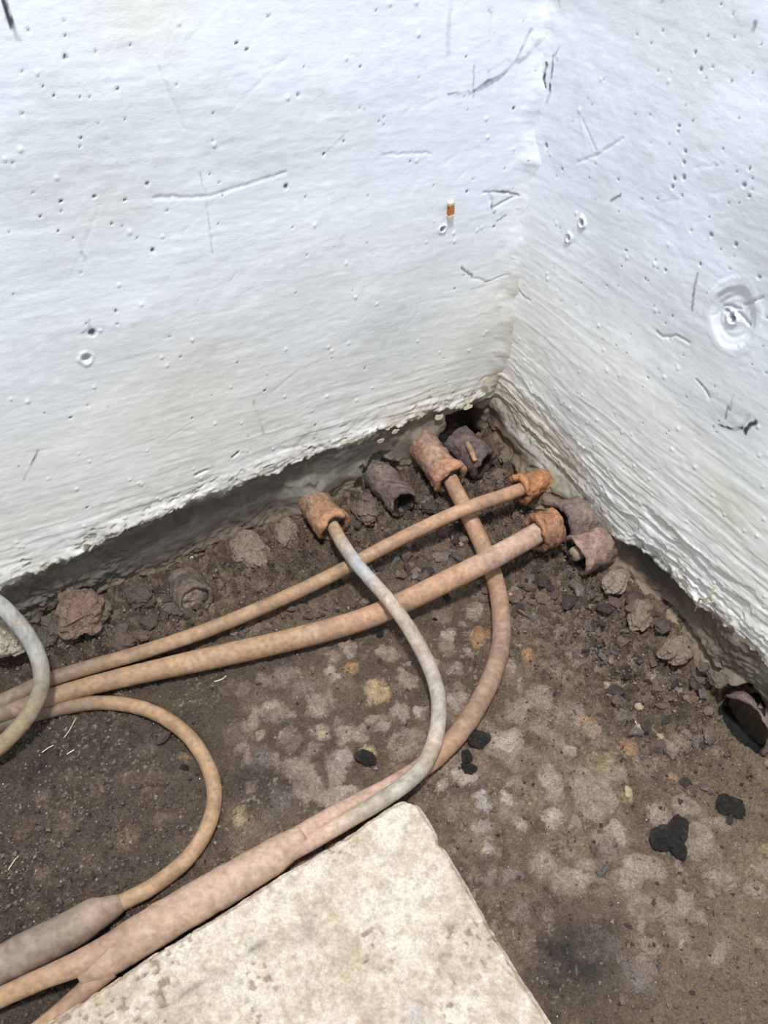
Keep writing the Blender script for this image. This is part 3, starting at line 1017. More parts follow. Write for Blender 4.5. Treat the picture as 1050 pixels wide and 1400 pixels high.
# grey pipe dropping over the others
p = empty('grey_pipe', flo(40, 990, 0), 'grey pipe bending down over the rusty pipes', 'pipe')
tube('pipe_run', px([(-150, 850, .30), (-75, 812, .27), (-15, 818, .225), (25, 853, .178), (50, 893, .138), (57, 930, .110), (45, 968, .085),
                     (15, 1006, .062), (-25, 1040, .040), (-90, 1085, .025), (-170, 1130, .02)]),
     [.0148] * 11, [(.40, .395, .37)] * 4 + [(.36, .35, .31), (.30, .27, .20), (.33, .27, .17), (.36, .27, .16), TAN, TAN, TAN], M_pipe, p,
     seed=10, dirt=(0.26, 0.22, 0.15), dirtk=.6)


# ------------------------------------------------------------------ broken clay ducts
def local(o, parent):
    o.parent = parent
    o.matrix_parent_inverse = Matrix.Translation(-Vector(parent.location))


def duct(front, ax, length, ro, ri, seed, col, col2, label, group, name='duct_mouth', ragged=.008, lip=.0, plug=.010,
         plugcol=(0.10, 0.075, 0.06), dome=.0, wob=.06, lipcol=None, taper=0.0, squash=1.0):
    """front: centre of the mouth, ax: unit vector pointing out of the wall"""
    root = empty(name, (front[0], front[1], max(0, front[2] - ro)), label, 'duct', group)
    ax = np.array(ax, dtype=float)
    ax /= np.linalg.norm(ax)
    X = np.cross(ax, [0, 0, 1.0])
    X /= np.linalg.norm(X)
    Y = np.cross(X, ax)
    seg = 44
    th = np.linspace(0, 2 * math.pi, seg, endpoint=False)
    rag = (fbm(np.cos(th) * .05 + seed, np.sin(th) * .05, 30, 3, seed) - .5) * 2 * ragged
    rows = []
    cols = []
    ts = np.linspace(-length, 0, 20)
    for t in ts:
        k = (t + length) / length
        x, y = np.cos(th), np.sin(th)
        n = (fbm(x * .05 + t, y * .05 + seed, 22, 4, seed + 1) - .5) * 2 * wob
        n += (fbm(x * .05 + 3 * t, y * .05, 70, 3, seed + 2) - .5) * wob
        ledge = ss(.47, .51, np.asarray(fbm(x * .04 + 2 * t, y * .04 + seed, 22, 3, seed + 5))) * .10 + ss(.05, .0, np.abs(np.asarray(fbm(x * .05 + t, y * .05 + seed, 20, 3, seed + 6)) - .5)) * -.07
        r = ro * (1 + n + ledge - .03 + taper * (1 - k)) + lip * ss(.72, .9, np.asarray(k))
        tt = t + rag * ss(.4, 1, np.asarray(k))
        rows.append(np.stack([x * r, y * r * squash, tt + 0 * r], 1))
        f = fbm(x * .05 + t * 2, y * .05 + seed, 26, 4, seed + 3)
        cc = np.array(col)[None] * (.75 + .5 * f)[:, None]
        cc = mixc(cc, col2, ss(.45, .62, np.asarray(fbm(x * .05, y * .05 + t * 2, 24, 4, seed + 4))) * .85)
        if lipcol is not None:
            cc = mixc(cc, lipcol, ss(.70, .85, np.asarray(k + (f - .5) * .4)))
        cols.append(cc)
    base = rows[-1]
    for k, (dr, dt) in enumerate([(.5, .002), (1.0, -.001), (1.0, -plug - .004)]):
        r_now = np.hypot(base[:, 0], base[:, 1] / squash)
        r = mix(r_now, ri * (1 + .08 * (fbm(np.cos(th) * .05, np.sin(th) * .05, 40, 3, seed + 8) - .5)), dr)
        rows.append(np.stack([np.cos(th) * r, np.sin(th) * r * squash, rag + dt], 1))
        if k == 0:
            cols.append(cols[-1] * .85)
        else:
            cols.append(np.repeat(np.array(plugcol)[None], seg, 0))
    Lc = np.stack(rows)                                   # rows, seg, 3
    W = front + Lc[..., 0:1] * X + Lc[..., 1:2] * Y + Lc[..., 2:3] * ax
    nr = len(rows)
    i, j = np.meshgrid(np.arange(nr - 1), np.arange(seg), indexing='ij')
    q = np.stack([i * seg + j, i * seg + (j + 1) % seg, (i + 1) * seg + (j + 1) % seg, (i + 1) * seg + j], -1).reshape(-1, 4)
    me = mesh_np('body', W.reshape(-1, 3), [q], np.stack(cols).reshape(-1, 3))
    local(link('body', me, M_clay), root)
    # soil plug that closes the mouth
    rr = [0, .25, .5, .75, 1.0, 1.08]
    PV = [np.zeros((1, 3)) + [0, 0, -plug + dome]]
    for r in rr[1:]:
        n = (fbm(np.cos(th) * r * .04 + seed, np.sin(th) * r * .04, 60, 3, seed + 11) - .5) * .016
        zz = -plug + n + dome * (1 - r * r) if r <= 1 else -plug - .012 + n * 0
        PV.append(np.stack([np.cos(th) * ri * r * 1.02, np.sin(th) * ri * r * 1.02 * squash, zz + 0 * th], 1))
    PV = np.concatenate(PV)
    W = front + PV[:, 0:1] * X + PV[:, 1:2] * Y + PV[:, 2:3] * ax
    j = np.arange(seg)
    tri = np.stack([0 * j, 1 + j, 1 + (j + 1) % seg], -1)
    qs = []
    for k in range(len(rr) - 2):
        a = 1 + k * seg
        qs.append(np.stack([a + j, a + seg + j, a + seg + (j + 1) % seg, a + (j + 1) % seg], -1))
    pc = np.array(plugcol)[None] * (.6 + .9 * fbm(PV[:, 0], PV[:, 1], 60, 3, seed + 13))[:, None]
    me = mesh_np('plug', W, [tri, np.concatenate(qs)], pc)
    local(link('plug', me, M_clay), root)
    return root


def a3(n, dz, side=0.0):
    d = np.array([-n[1], n[0]])
    v = np.array([n[0] + d[0] * side, n[1] + d[1] * side, dz])
    return v / np.linalg.norm(v)


CLAY = (0.36, 0.235, 0.165)
ORNG = (0.50, 0.22, 0.10)
PURP = (0.145, 0.105, 0.095)
SOIL = (0.17, 0.13, 0.10)
duct(flo(456, 722, .062), a3(nL, -.06), .11, .0360, .028, 21, (0.34, 0.235, 0.165), (0.36, 0.20, 0.11),
     'broken tan clay duct mouth with the pale pipe entering it', 'clay duct mouths in the left wall', ragged=.010, lip=.004, plug=.014,
     plugcol=(0.20, 0.14, 0.10), lipcol=(0.44, 0.24, 0.13))
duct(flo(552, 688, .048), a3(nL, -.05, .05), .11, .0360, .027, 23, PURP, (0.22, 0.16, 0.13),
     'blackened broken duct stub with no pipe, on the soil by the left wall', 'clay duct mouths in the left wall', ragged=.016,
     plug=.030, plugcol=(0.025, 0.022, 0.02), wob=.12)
duct(flo(617, 656, .074), a3(nL, -.10), .13, .0375, .026, 25, (0.36, 0.23, 0.165), (0.30, 0.17, 0.11),
     'clay duct end with a flared rim and the rusty curved pipe entering it', 'clay duct mouths in the left wall', ragged=.006, lip=.005,
     plug=.004, plugcol=(0.07, 0.055, 0.045), lipcol=(0.48, 0.25, 0.16), wob=.05)
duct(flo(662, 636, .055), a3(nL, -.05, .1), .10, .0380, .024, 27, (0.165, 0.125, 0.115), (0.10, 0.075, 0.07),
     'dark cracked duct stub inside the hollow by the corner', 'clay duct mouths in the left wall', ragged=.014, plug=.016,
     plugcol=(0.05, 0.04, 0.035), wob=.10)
duct(flo(711, 669, .083), a3(nR, .02), .075, .0310, .019, 29, (0.52, 0.24, 0.11), (0.34, 0.17, 0.09),
     'orange rusted duct collar holding the thin pipe against the right wall', 'clay duct mouths in the right wall', ragged=.012,
     lip=.006, plug=.004, plugcol=(0.22, 0.12, 0.07), wob=.13, taper=-.25)
duct(flo(733, 730, .080), a3(nR, .02), .05, .0400, .027, 31, (0.48, 0.23, 0.12), (0.30, 0.17, 0.11),
     'wide rusty duct rim holding the thick pipe near the right wall', 'clay duct mouths in the right wall', ragged=.010, lip=.003,
     plug=.006, plugcol=(0.24, 0.15, 0.11), wob=.07)
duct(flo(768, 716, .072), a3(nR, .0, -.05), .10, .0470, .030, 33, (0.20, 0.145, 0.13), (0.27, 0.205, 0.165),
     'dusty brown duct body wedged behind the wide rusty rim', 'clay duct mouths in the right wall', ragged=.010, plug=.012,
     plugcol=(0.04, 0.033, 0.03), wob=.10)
# orange-brown shard of clay stuck in the dark stub by the corner
d4 = [o_ for o_ in COL.objects if o_.get('label', '').startswith('dark cracked duct stub')][0]
A_, B_ = flo(638, 604, .098), flo(650, 630, .090)
tube('clay_shard', [A_, (A_ + B_) / 2, B_], [.006, .0075, .006], [(.48, .29, .17)] * 3, M_clay, d4, seg=6, seed=28, wob=.15)
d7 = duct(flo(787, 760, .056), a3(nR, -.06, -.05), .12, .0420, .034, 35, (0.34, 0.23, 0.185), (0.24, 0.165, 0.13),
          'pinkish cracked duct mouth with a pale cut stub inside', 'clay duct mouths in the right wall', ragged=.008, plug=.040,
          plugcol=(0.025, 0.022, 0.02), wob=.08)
q0 = flo(787, 757, .060)
nr3 = a3(nR, -.02)
o = tube('stub', [q0 - nr3 * .045, q0 - nr3 * .02, q0 + nr3 * .006, q0 + nr3 * .010], [.015, .0155, .0155, .012],
         [(0.44, .33, .24)] * 3 + [(0.36, .27, .19)], M_pipe, d7, seed=36, wob=.06)
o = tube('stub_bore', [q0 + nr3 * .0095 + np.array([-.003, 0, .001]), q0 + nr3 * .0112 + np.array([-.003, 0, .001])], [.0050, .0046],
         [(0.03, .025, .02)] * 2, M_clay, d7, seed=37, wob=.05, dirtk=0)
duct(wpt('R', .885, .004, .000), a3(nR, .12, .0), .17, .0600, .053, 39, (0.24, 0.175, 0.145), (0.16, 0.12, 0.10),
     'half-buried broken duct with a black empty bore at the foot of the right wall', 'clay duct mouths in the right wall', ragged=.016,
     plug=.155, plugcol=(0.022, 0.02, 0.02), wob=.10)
duct(flo(268, 822, .046), a3(nL, .25), .08, .0370, .030, 41, (0.14, 0.11, 0.085), (0.20, 0.155, 0.12),
     'soil-choked duct ring buried in the bank below the left wall', 'clay duct mouths in the left wall', ragged=.007, plug=.010,
     plugcol=(0.22, 0.175, 0.13), wob=.08, dome=.008)


# ------------------------------------------------------------------ stone slab
def slab():
    zt = .050
    P0 = flo(564, 1083, zt)
    e1 = flo(52, 1400, zt) - P0
    e2 = flo(754, 1400, zt) - P0
    l1, l2 = .95, .62
    e1 /= np.linalg.norm(e1)
    e2 /= np.linalg.norm(e2)
    aa = axis([(0, .03, .002), (.03, .75, .0035), (.75, l1, .02)])
    bb = axis([(0, .03, .002), (.03, .48, .0035), (.48, l2, .02)])
    a, b = np.meshgrid(aa, bb, indexing='ij')
    n1 = (fbm(a, a * 0, 18, 3, 401) - .5) * .006 + (fbm(a, a * 0 + 1, 70, 2, 402) - .5) * .0018
    n2 = (fbm(b, b * 0, 18, 3, 403) - .5) * .006 + (fbm(b, b * 0 + 1, 70, 2, 404) - .5) * .0018
    da, db = np.minimum(a, l1 - a), np.minimum(b, l2 - b)
    A = a + n2 * np.exp(-da / .02) + .012 * np.exp(-(np.hypot(da, db) / .014) ** 2)
    B = b + n1 * np.exp(-db / .02) + .012 * np.exp(-(np.hypot(da, db) / .014) ** 2)
    # a chip out of the long edge and a small lump beside it
    A = A + .006 * np.exp(-((b - .095) / .008) ** 2) * np.exp(-da / .01)
    h = (fbm(a, b, 16, 4, 405) - .5) * .007 + (fbm(a, b, 75, 4, 406) - .5) * .0045
    ledge = ss(.072, .078, b + (fbm(a, b, 25, 3, 407) - .5) * .03) * ss(.10, .2, a)
    h += -.0035 * (1 - ledge) * ss(.10, .22, a)
    edge = np.minimum(da, db)
    h -= .010 * (1 - ss(0, .010, edge + (fbm(a, b, 60, 3, 408) - .5) * .006))
    pits = ss(.72, .80, vn(a * 150, b * 150, 409)) * ss(.40, .6, fbm(a, b, 12, 2, 410))
    h -= .004 * pits
    c = np.zeros(a.shape + (3,))
    c[:] = (0.60, 0.51, 0.40)
    f = fbm(a, b, 9, 4, 411)
    c = mixc(c, (0.54, 0.44, 0.32), ss(.48, .70, f) * .6)
    c = mixc(c, (0.72, 0.65, 0.53), ss(.52, .34, f) * .7)
    f = fbm(a, b, 120, 4, 415)
    c = mixc(c, (0.36, 0.28, 0.19), ss(.52, .68, f) * .42)
    c = mixc(c, (0.76, 0.70, 0.60), ss(.44, .30, f) * .4)
    f = fbm(a, b, 34, 4, 412)
    c = mixc(c, (0.48, 0.39, 0.28), ss(.54, .70, f) * .45)
    c = mixc(c, (0.72, 0.65, 0.55), ss(.40, .28, f) * .4)
    c = mixc(c, (0.26, 0.20, 0.14), pits * .8)
    # grey stain and a scraped line along the ledge
    g = np.exp(-((b - .075) / .006) ** 2) * ss(.45, .65, fbm(a, b, 30, 3, 413)) * ss(.2, .3, a)
    c = mixc(c, (0.30, 0.26, 0.21), g * .9)
    for (u, v, r, k, col) in [(420, 1270, 16, .55, (.36, .32, .27)), (300, 1330, 22, .45, (.36, .30, .22)),
                              (350, 1290, 12, .5, (.33, .29, .24)), (565, 1385, 16, .6, (.5, .48, .47)),
                              (470, 1180, 40, .3, (.5, .42, .3)), (240, 1390, 30, .4, (.42, .33, .24))]:
        p = flo(u, v, zt) - P0
        pa = np.linalg.solve(np.array([[e1 @ e1, e1 @ e2], [e1 @ e2, e2 @ e2]]), np.array([p @ e1, p @ e2]))
        q = np.exp(-(np.hypot(a - pa[0], b - pa[1]) / (r * .001)) ** 2)
        c = mixc(c, col, np.clip(q * k * 2 * fbm(a, b, 45, 3, 414), 0, 1))
    W = P0[None, None, :] + A[..., None] * e1 + B[..., None] * e2
    W[..., 2] = zt + h
    nx, ny = a.shape
    V = W.reshape(-1, 3)
    idx = np.arange(nx * ny).reshape(nx, ny)
    ring = np.concatenate([idx[:, 0], idx[-1, 1:], idx[-2::-1, -1], idx[0, -2:0:-1]])
    m = len(ring)
    k = np.arange(m)
    rv = [V]
    fs = []
    prev = ring
    n0 = len(V)
    for t in (.25, .5, .75, 1.0):
        R = V[ring].copy()
        R[:, 2] = mix(V[ring][:, 2], -.006, t)
        R[:, :2] += ((fbm(R[:, 0], R[:, 1] + t, 60, 2, 420) - .5) * .006)[:, None]
        rv.append(R)
        cur = n0 + k
        fs.append(np.stack([prev, np.roll(prev, -1), np.roll(cur, -1), cur], -1))
        prev = cur
        n0 += m
    F = grid_faces(nx, ny)
    cc = np.concatenate([c.reshape(-1, 3)] + [c.reshape(-1, 3)[ring]] * 4)
    me = mesh_np('slab', np.concatenate(rv), [F[:, ::-1]] + [x for x in fs] + [prev[None, ::-1]], cc)
    ctr = P0 + e1 * l1 / 2 + e2 * l2 / 2
    ctr[2] = 0
    me.transform(Matrix.Translation(-Vector(ctr)))
    import bmesh
    bm = bmesh.new()
    bm.from_mesh(me)
    bmesh.ops.recalc_face_normals(bm, faces=bm.faces)
    bm.to_mesh(me)
    bm.free()
    o = link('stone_slab', me, M_slab)
    o.location = Vector(ctr)
    tag(o, 'pale cream rough stone slab lying on the earth floor against the pipe joint', 'slab')


slab()

def on_wall(u, v, side, dist):
    """pixel -> point at a distance in front of the wall plane"""
    n = nL if side == 'L' else nR
    r = ray(u, v)
    t = (n @ K + dist) / (n @ r[:2])
    return cC + r * t


# ------------------------------------------------------------------ rubble
ICO_V = None


def ico():
    t = (1 + 5 ** .5) / 2
    v = np.array([(-1, t, 0), (1, t, 0), (-1, -t, 0), (1, -t, 0), (0, -1, t), (0, 1, t), (0, -1, -t), (0, 1, -t),
                  (t, 0, -1), (t, 0, 1), (-t, 0, -1), (-t, 0, 1)], dtype=float)
    v /= np.linalg.norm(v[0])
    f = np.array([(0, 11, 5), (0, 5, 1), (0, 1, 7), (0, 7, 10), (0, 10, 11), (1, 5, 9), (5, 11, 4), (11, 10, 2),
                  (10, 7, 6), (7, 1, 8), (3, 9, 4), (3, 4, 2), (3, 2, 6), (3, 6, 8), (3, 8, 9), (4, 9, 5), (2, 4, 11),
                  (6, 2, 10), (8, 6, 7), (9, 8, 1)])
    return v, f


def chip_mesh(name, seed, mat, flat=.6):
    v, f = ico()
    r = np.random.RandomState(seed)
    v = v * (.72 + .5 * r.rand(12, 1))
    v += r.normal(0, .12, v.shape)
    v *= np.array([1.0, .55 + .4 * r.rand(), flat * (.7 + .5 * r.rand())])
    v = np.sign(v) * np.abs(v) ** .85
    me = mesh_np(name, v, [f], None, smooth=False)
    me.materials.append(mat)
    return me


def lump_mesh(name, seed, mat, flat=.7, sub=3):
    """bigger clod, subdivided and cracked"""
    v, f = ico()
    for _ in range(sub):
        mid = {}
        v = list(map(tuple, v))
        nf = []

        def m(a, b):
            k = (min(a, b), max(a, b))
            if k not in mid:
                p = np.array(v[a]) + np.array(v[b])
                p /= np.linalg.norm(p)
                mid[k] = len(v)
                v.append(tuple(p))
            return mid[k]
        for a, b, c in f:
            x, y, z = m(a, b), m(b, c), m(c, a)
            nf += [(a, x, z), (b, y, x), (c, z, y), (x, y, z)]
        f = nf
        v = np.array(v)
    n = fbm(v[:, 0] * .1 + v[:, 2] * .07, v[:, 1] * .1 - v[:, 2] * .05, 12, 4, seed)
    n2 = fbm(v[:, 0] * .1 - v[:, 2] * .06, v[:, 1] * .1 + v[:, 2] * .08, 30, 3, seed + 7)
    v = v * (.58 + .85 * n)[:, None]
    v *= (1 - .16 * ss(.46, .52, n2))[:, None]
    v *= np.array([1.0, .75, flat])
    me = mesh_np(name, v, [np.array(f)], None, smooth=False)
    me.materials.append(mat)
    return me


TONES = [('dark brown', (0.085, 0.066, 0.056)), ('grey-brown', (0.21, 0.18, 0.155)), ('reddish brown', (0.22, 0.15, 0.115)),
         ('tan', (0.33, 0.255, 0.195))]
M_tone = [material('stone_' + t.replace(' ', '_').replace('-', '_'), base=b_, use_attr=False, rough=0.65, var=0.35, scale=2.5, bump=0.6,
                   bdist=0.1, bscale=5, objrand=0.15, spec=0.45) for t, b_ in TONES]
SHAPES = [('flat', .34, 1.0), ('blocky', .85, .9), ('long', .55, .5)]
FRAG = []
for ti in range(4):
    for si, (sn, fl, wy_) in enumerate(SHAPES):
        for rep in range(2):
            me_ = chip_mesh('stone_fragment', 100 + ti * 20 + si * 5 + rep, M_tone[ti], fl)
            me_.transform(Matrix.Diagonal((1.1, wy_ * 1.15, 1, 1)))
            FRAG.append((me_, sn, TONES[ti][0]))
chips = [f_[0] for f_ in FRAG if f_[2] in ('dark brown', 'grey-brown')]
blacks = [lump_mesh('black_chip', 200 + i * 11, M_black, .6, 2) for i in range(4)]
pales = [lump_mesh('pale_chip', 300 + i, M_pale, .8, 1) for i in range(4)]
rng = random.Random(77)


def put(name, me, u, v, spx, label, cat, group=None, sink=.25, yaw=None, tilt=.4, scale=None):
    g = ground(u, v)
    sc = spx * .5 * np.linalg.norm(g - cC) * 1.03 / FPX
    o = bpy.data.objects.new(name, me)
    COL.objects.link(o)
    s3 = (sc, sc, sc) if scale is None else tuple(sc * k for k in scale)
    o.scale = s3
    o.rotation_euler = (rng.uniform(-tilt, tilt), rng.uniform(-tilt, tilt), rng.uniform(0, 6.28) if yaw is None else yaw)
    o.location = (g[0], g[1], g[2] + s3[2] * (.45 - sink))
    tag(o, label, cat, group)
    return o


def inpoly(u, v, P):
    c = False
    for i in range(len(P)):
        x1, y1 = P[i]
        x2, y2 = P[i - 1]
        if (y1 > v) != (y2 > v) and u < (x2 - x1) * (v - y1) / (y2 - y1) + x1:
            c = not c
    return c


ZONES = [
    ([(480, 770), (640, 705), (660, 755), (530, 815)], 48, 'stone fragment between the two straight rusty pipes',
     'fragments between the straight pipes', 8, 22),
    ([(640, 790), (740, 770), (860, 830), (850, 890), (720, 850)], 62, 'stone fragment on the earth in front of the right wall ducts',
     'fragments before the right wall ducts', 8, 24),
    ([(790, 880), (930, 900), (1000, 1010), (960, 1060), (860, 1000)], 66, 'stone fragment strewn along the foot of the right wall',
     'fragments along the right wall', 8, 23),
    ([(300, 850), (470, 782), (510, 820), (330, 885)], 44, 'stone fragment between the rusty pipes below the left wall',
     'fragments below the left wall', 6, 15),
    ([(640, 640), (700, 650), (690, 665), (650, 685)], 14, 'stone fragment lying in the corner behind the pipes',
     'fragments in the corner', 6, 13),
    ([(310, 905), (480, 870), (560, 850), (590, 960), (420, 1050), (330, 1000)], 26,
     'stone fragment on the crusted earth inside the pale pipe bend', 'fragments inside the pipe bend', 4, 9),
    ([(600, 860), (660, 860), (650, 950), (620, 960)], 8, 'stone fragment between the two curved pipes', 'fragments between the curved pipes', 4, 9),
    ([(640, 1070), (1040, 1080), (1040, 1380), (800, 1380), (660, 1180)], 26, 'stone fragment on the open earth beside the slab',
     'fragments beside the slab', 4, 10)]
for P, n, lab, grp, s0, s1 in ZONES:
    us = [p[0] for p in P]
    vs = [p[1] for p in P]
    k = 0
    while k < n:
        u, v = rng.uniform(min(us), max(us)), rng.uniform(min(vs), max(vs))
        if not inpoly(u, v, P):
            continue
        k += 1
        me_, sn, tn = FRAG[min(len(FRAG) - 1, int(rng.random() ** 1.05 * len(FRAG)))]
        q_ = rng.random() ** 1.7
        sz = 'tiny' if q_ < .22 else ('small' if q_ < .6 else 'chunky')
        put('stone_fragment', me_, u, v, s0 + (s1 - s0) * q_, sink=.10, label='%s %s %s %s' % (sz, sn, tn, lab), cat='stone', group=grp)

SPEC = [('coal_lump', 'b', 502, 1038, 30, 'black angular lump on pale crust beside the jointed pipe'),
        ('coal_lump', 'b', 520, 868, 14, 'small black lump just below the thick pipe'),
        ('coal_lump', 'b', 611, 818, 14, 'small black lump in the shade of the thick pipe near its crossing'),
        ('coal_lump', 'b', 651, 1012, 32, 'black lump touching the outside of the rusty curved pipe'),
        ('coal_lump', 'b', 638, 1036, 20, 'smaller black lump under the outer curved pipe'),
        ('coal_lump', 'b', 640, 1052, 20, 'flat black lump on whitish crust near the slab corner'),
        ('coal_lump', 'b', 906, 1150, 44, 'largest black lump on the open brown earth'),
        ('coal_lump', 'b', 924, 1138, 38, 'black lump piled on the largest black lump'),
        ('coal_lump', 'b', 927, 1162, 26, 'small black lump beside the largest black lump'),
        ('coal_lump', 'b', 997, 1103, 34, 'flat black chip lying alone near the right wall'),
        ('stone_chip', 'r', 997, 1122, 18, 'grey wedge-shaped chip beside the flat black chip'),
        ('stone_chip', 'r', 935, 1070, 14, 'grey chip on a pale orange crust'),
        ('stone_chip', 'r', 963, 1077, 12, 'brown chip next to the grey chip on open earth'),
        ('stone_chip', 'r', 930, 1098, 12, 'dark pointed chip above the black lumps'),
        ('coal_lump', 'b', 595, 848, 8, 'tiny black lump on pinkish crust beside the pale pipe'),
        ('coal_lump', 'b', 253, 1050, 11, 'small glossy black lump inside the looped pipe'),
        ('pale_pebble', 'p', 830, 938, 14, 'small cream pebble in the rubble by the right wall'),
        ('pale_pebble', 'p', 872, 968, 13, 'small orange-cream pebble in the rubble'),
        ('pale_pebble', 'p', 873, 998, 17, 'orange pebble on dark rubble'),
        ('pale_pebble', 'p', 902, 1008, 12, 'pale yellow pebble on dark rubble'),
        ('pale_pebble', 'p', 698, 816, 12, 'yellowish pebble beside the rusty curved pipe'),
        ('pale_pebble', 'p', 858, 1084, 16, 'yellowish crusted pebble on the open earth'),
        ('pale_pebble', 'p', 629, 745, 12, 'small cream pebble between the straight pipes'),
        ('stone_chip', 'r', 825, 1192, 18, 'upright dark shard casting a shadow on the earth'),
        ('stone_chip', 'r', 557, 780, 16, 'square brown chip beside the pale pipe'),
        ('stone_chip', 'r', 895, 1235, 10, 'small round stone on a smooth pale crust')]
for nm, k, u, v, s_, lab in SPEC:
    pool = {'b': blacks, 'r': chips, 'p': pales}[k]
    put(nm, rng.choice(pool), u, v, s_, lab, 'stone', None, sink=.12)

CLODS = [('earth_clod', 110, 838, 78, 'reddish brown clod at the foot of the left wall', (0.20, 0.135, 0.095)),
         ('earth_clod', 78, 862, 52, 'grey cracked clod below the reddish clod', (0.13, 0.11, 0.09)),
         ('earth_clod', 150, 872, 40, 'olive brown clod above the thin pipe', (0.17, 0.14, 0.095)),
         ('earth_clod', 200, 848, 46, 'dark clod beside the buried duct ring', (0.11, 0.085, 0.07)),
         ('earth_clod', 345, 770, 60, 'flat tan clod of mortar at the foot of the left wall', (0.24, 0.185, 0.14)),
         ('earth_clod', 395, 745, 48, 'tan mortar clod beside the tan duct mouth', (0.23, 0.175, 0.13)),
         ('pale_stone', 8, 872, 62, 'pale stone behind the grey pipe', (0.40, 0.36, 0.27)),
         ('earth_clod', 843, 793, 40, 'tan clod beside the pinkish duct mouth', (0.30, 0.235, 0.175)),
         ('earth_clod', 880, 838, 44, 'crumbling brown clod below the dark band of the right wall', (0.25, 0.19, 0.14)),
         ('earth_clod', 925, 885, 46, 'layered brown clod under the right wall slot', (0.26, 0.20, 0.145)),
         ('earth_clod', 690, 628, 26, 'greenish clod in the corner hollow', (0.20, 0.18, 0.12)),
         ('earth_clod', 500, 705, 40, 'brown clod between the tan duct and the black stub', (0.20, 0.15, 0.115)),
         ('earth_clod', 578, 690, 30, 'grey clod under the flared clay duct', (0.17, 0.14, 0.12)),
         ('earth_clod', 680, 655, 30, 'brown clod behind the orange collar', (0.19, 0.145, 0.115))]
for i, (nm, u, v, s_, lab, col) in enumerate(CLODS):
    m = material('clod_%d' % i, base=tuple(k * 1.35 for k in col), use_attr=False, rough=0.8, var=0.4, scale=30, bump=0.6, bdist=0.05, bscale=9, spec=.3,
                 hue=tuple(k * .5 for k in col))
    me = lump_mesh(nm, 500 + i * 13, m, .62)
    o = put(nm, me, u, v, s_, lab, 'stone' if nm == 'pale_stone' else 'clod', None, sink=.30, tilt=.25)
    sd_ = 'L' if u < 480 and v < 880 else ('R' if u > 830 else None)
    if sd_:
        P_ = on_wall(u, v, sd_, .030)
        o.location = (P_[0], P_[1], max(P_[2], fz(P_)) + (.004 if sd_ == 'L' else -.006))


# smaller clods packed in the bank
m_ = material('bank_clod', base=(0.17, 0.13, 0.10), use_attr=False, rough=0.8, var=0.4, scale=30, bump=0.6, bdist=0.05, bscale=9, spec=.3,
              objrand=.35)
bank = [lump_mesh('small_clod', 900 + i * 17, m_, .65, 2) for i in range(5)]
for grp, lab, poly, side_, n_ in (
        ('small clods below the left wall', 'small dark earth clod in the bank below the left wall', [(60, 850), (240, 810), (300, 800), (230, 868), (90, 900)], 'L', 22),
        ('small clods under the duct stubs', 'small brown earth clod packed among the duct mouths of the left wall', [(470, 720), (510, 660), (580, 660), (590, 690), (500, 740)], 'L', 12),
        ('small clods by the right wall foot', 'small tan earth clod in the crumbling foot of the right wall', [(840, 800), (870, 800), (985, 930), (960, 950)], 'R', 14)):
    k = 0
    while k < n_:
        u, v = rng.uniform(60, 1000), rng.uniform(650, 960)
        if not inpoly(u, v, poly):
            continue
        k += 1
        o = put('small_clod', rng.choice(bank), u, v, rng.uniform(14, 32), lab, 'clod', grp, sink=.2, tilt=.4)
        P_ = on_wall(u, v, side_, .022)
        if P_[2] > o.location[2]:
            o.location = (P_[0], P_[1], max(P_[2], fz(P_)))

# plaster flakes fallen or hanging at the plaster edge
def flake(u, v, z, size, label, mat, side='L', off=.0, dirn=None):
    p = flo(u, v, z)
    r = np.random.RandomState(int(u * 7 + v))
    n = 9
    th = np.linspace(0, 6.283, n, endpoint=False)
    rad = .6 + .5 * r.rand(n)
    ring = np.stack([np.cos(th) * rad, np.sin(th) * rad * .62, r.normal(0, .04, n)], 1)
    V = np.concatenate([ring * .85 + [0, 0, .13], ring * 1.0, ring * .92 - [0, 0, .16]])
    k = np.arange(n)
    qs = [np.stack([a * n + k, (a + 1) * n + k, (a + 1) * n + (k + 1) % n, a * n + (k + 1) % n], -1) for a in (0, 1)]
    me = mesh_np('flake', V, [k[None, :], np.concatenate(qs), (2 * n + k)[None, ::-1]], None, smooth=False)
    o = link('plaster_flake', me, mat)
    o.location = Vector(p)
    o.scale = (size, size, size)
    nn = nL if side == 'L' else nR
    d = dL if side == 'L' else dR
    rot = Matrix(((d[0], 0, nn[0]), (d[1], 0, nn[1]), (0, 1, 0))).to_quaternion()
    o.rotation_mode = 'QUATERNION'
    o.rotation_quaternion = rot @ Euler((-.5 + r.rand() * .4, r.rand() * .4, r.rand() - .5)).to_quaternion()
    return o


FL = [(588, 612, 'L', .035, .022, 'thick cream plaster flake hanging behind the flared clay duct'),
      (520, 603, 'L', .006, .010, 'cream plaster flake on the broken plaster edge above the black stub'),
      (540, 590, 'L', .006, .011, 'curled cream plaster flake left of the corner hollow'),
      (600, 570, 'L', .004, .012, 'yellowish plaster flake above the corner hollow'),
      (640, 556, 'L', .006, .013, 'broad cream plaster flake at the top of the corner hollow'),
      (665, 520, 'L', .012, .012, 'yellow plaster flake at the foot of the wall corner'),
      (262, 762, 'L', .0, .007, 'small yellow plaster chip stuck to the dark band'),
      (430, 680, 'L', .0, .012, 'tan plaster flake above the tan duct mouth')]
for u, v, sd_, ds, sz, lab in FL:
    P = on_wall(u, v, sd_, ds)
    o = flake(u, v, P[2], sz, lab, M_flake, sd_)
    o.location = Vector(P)
    tag(o, lab, 'plaster flake')

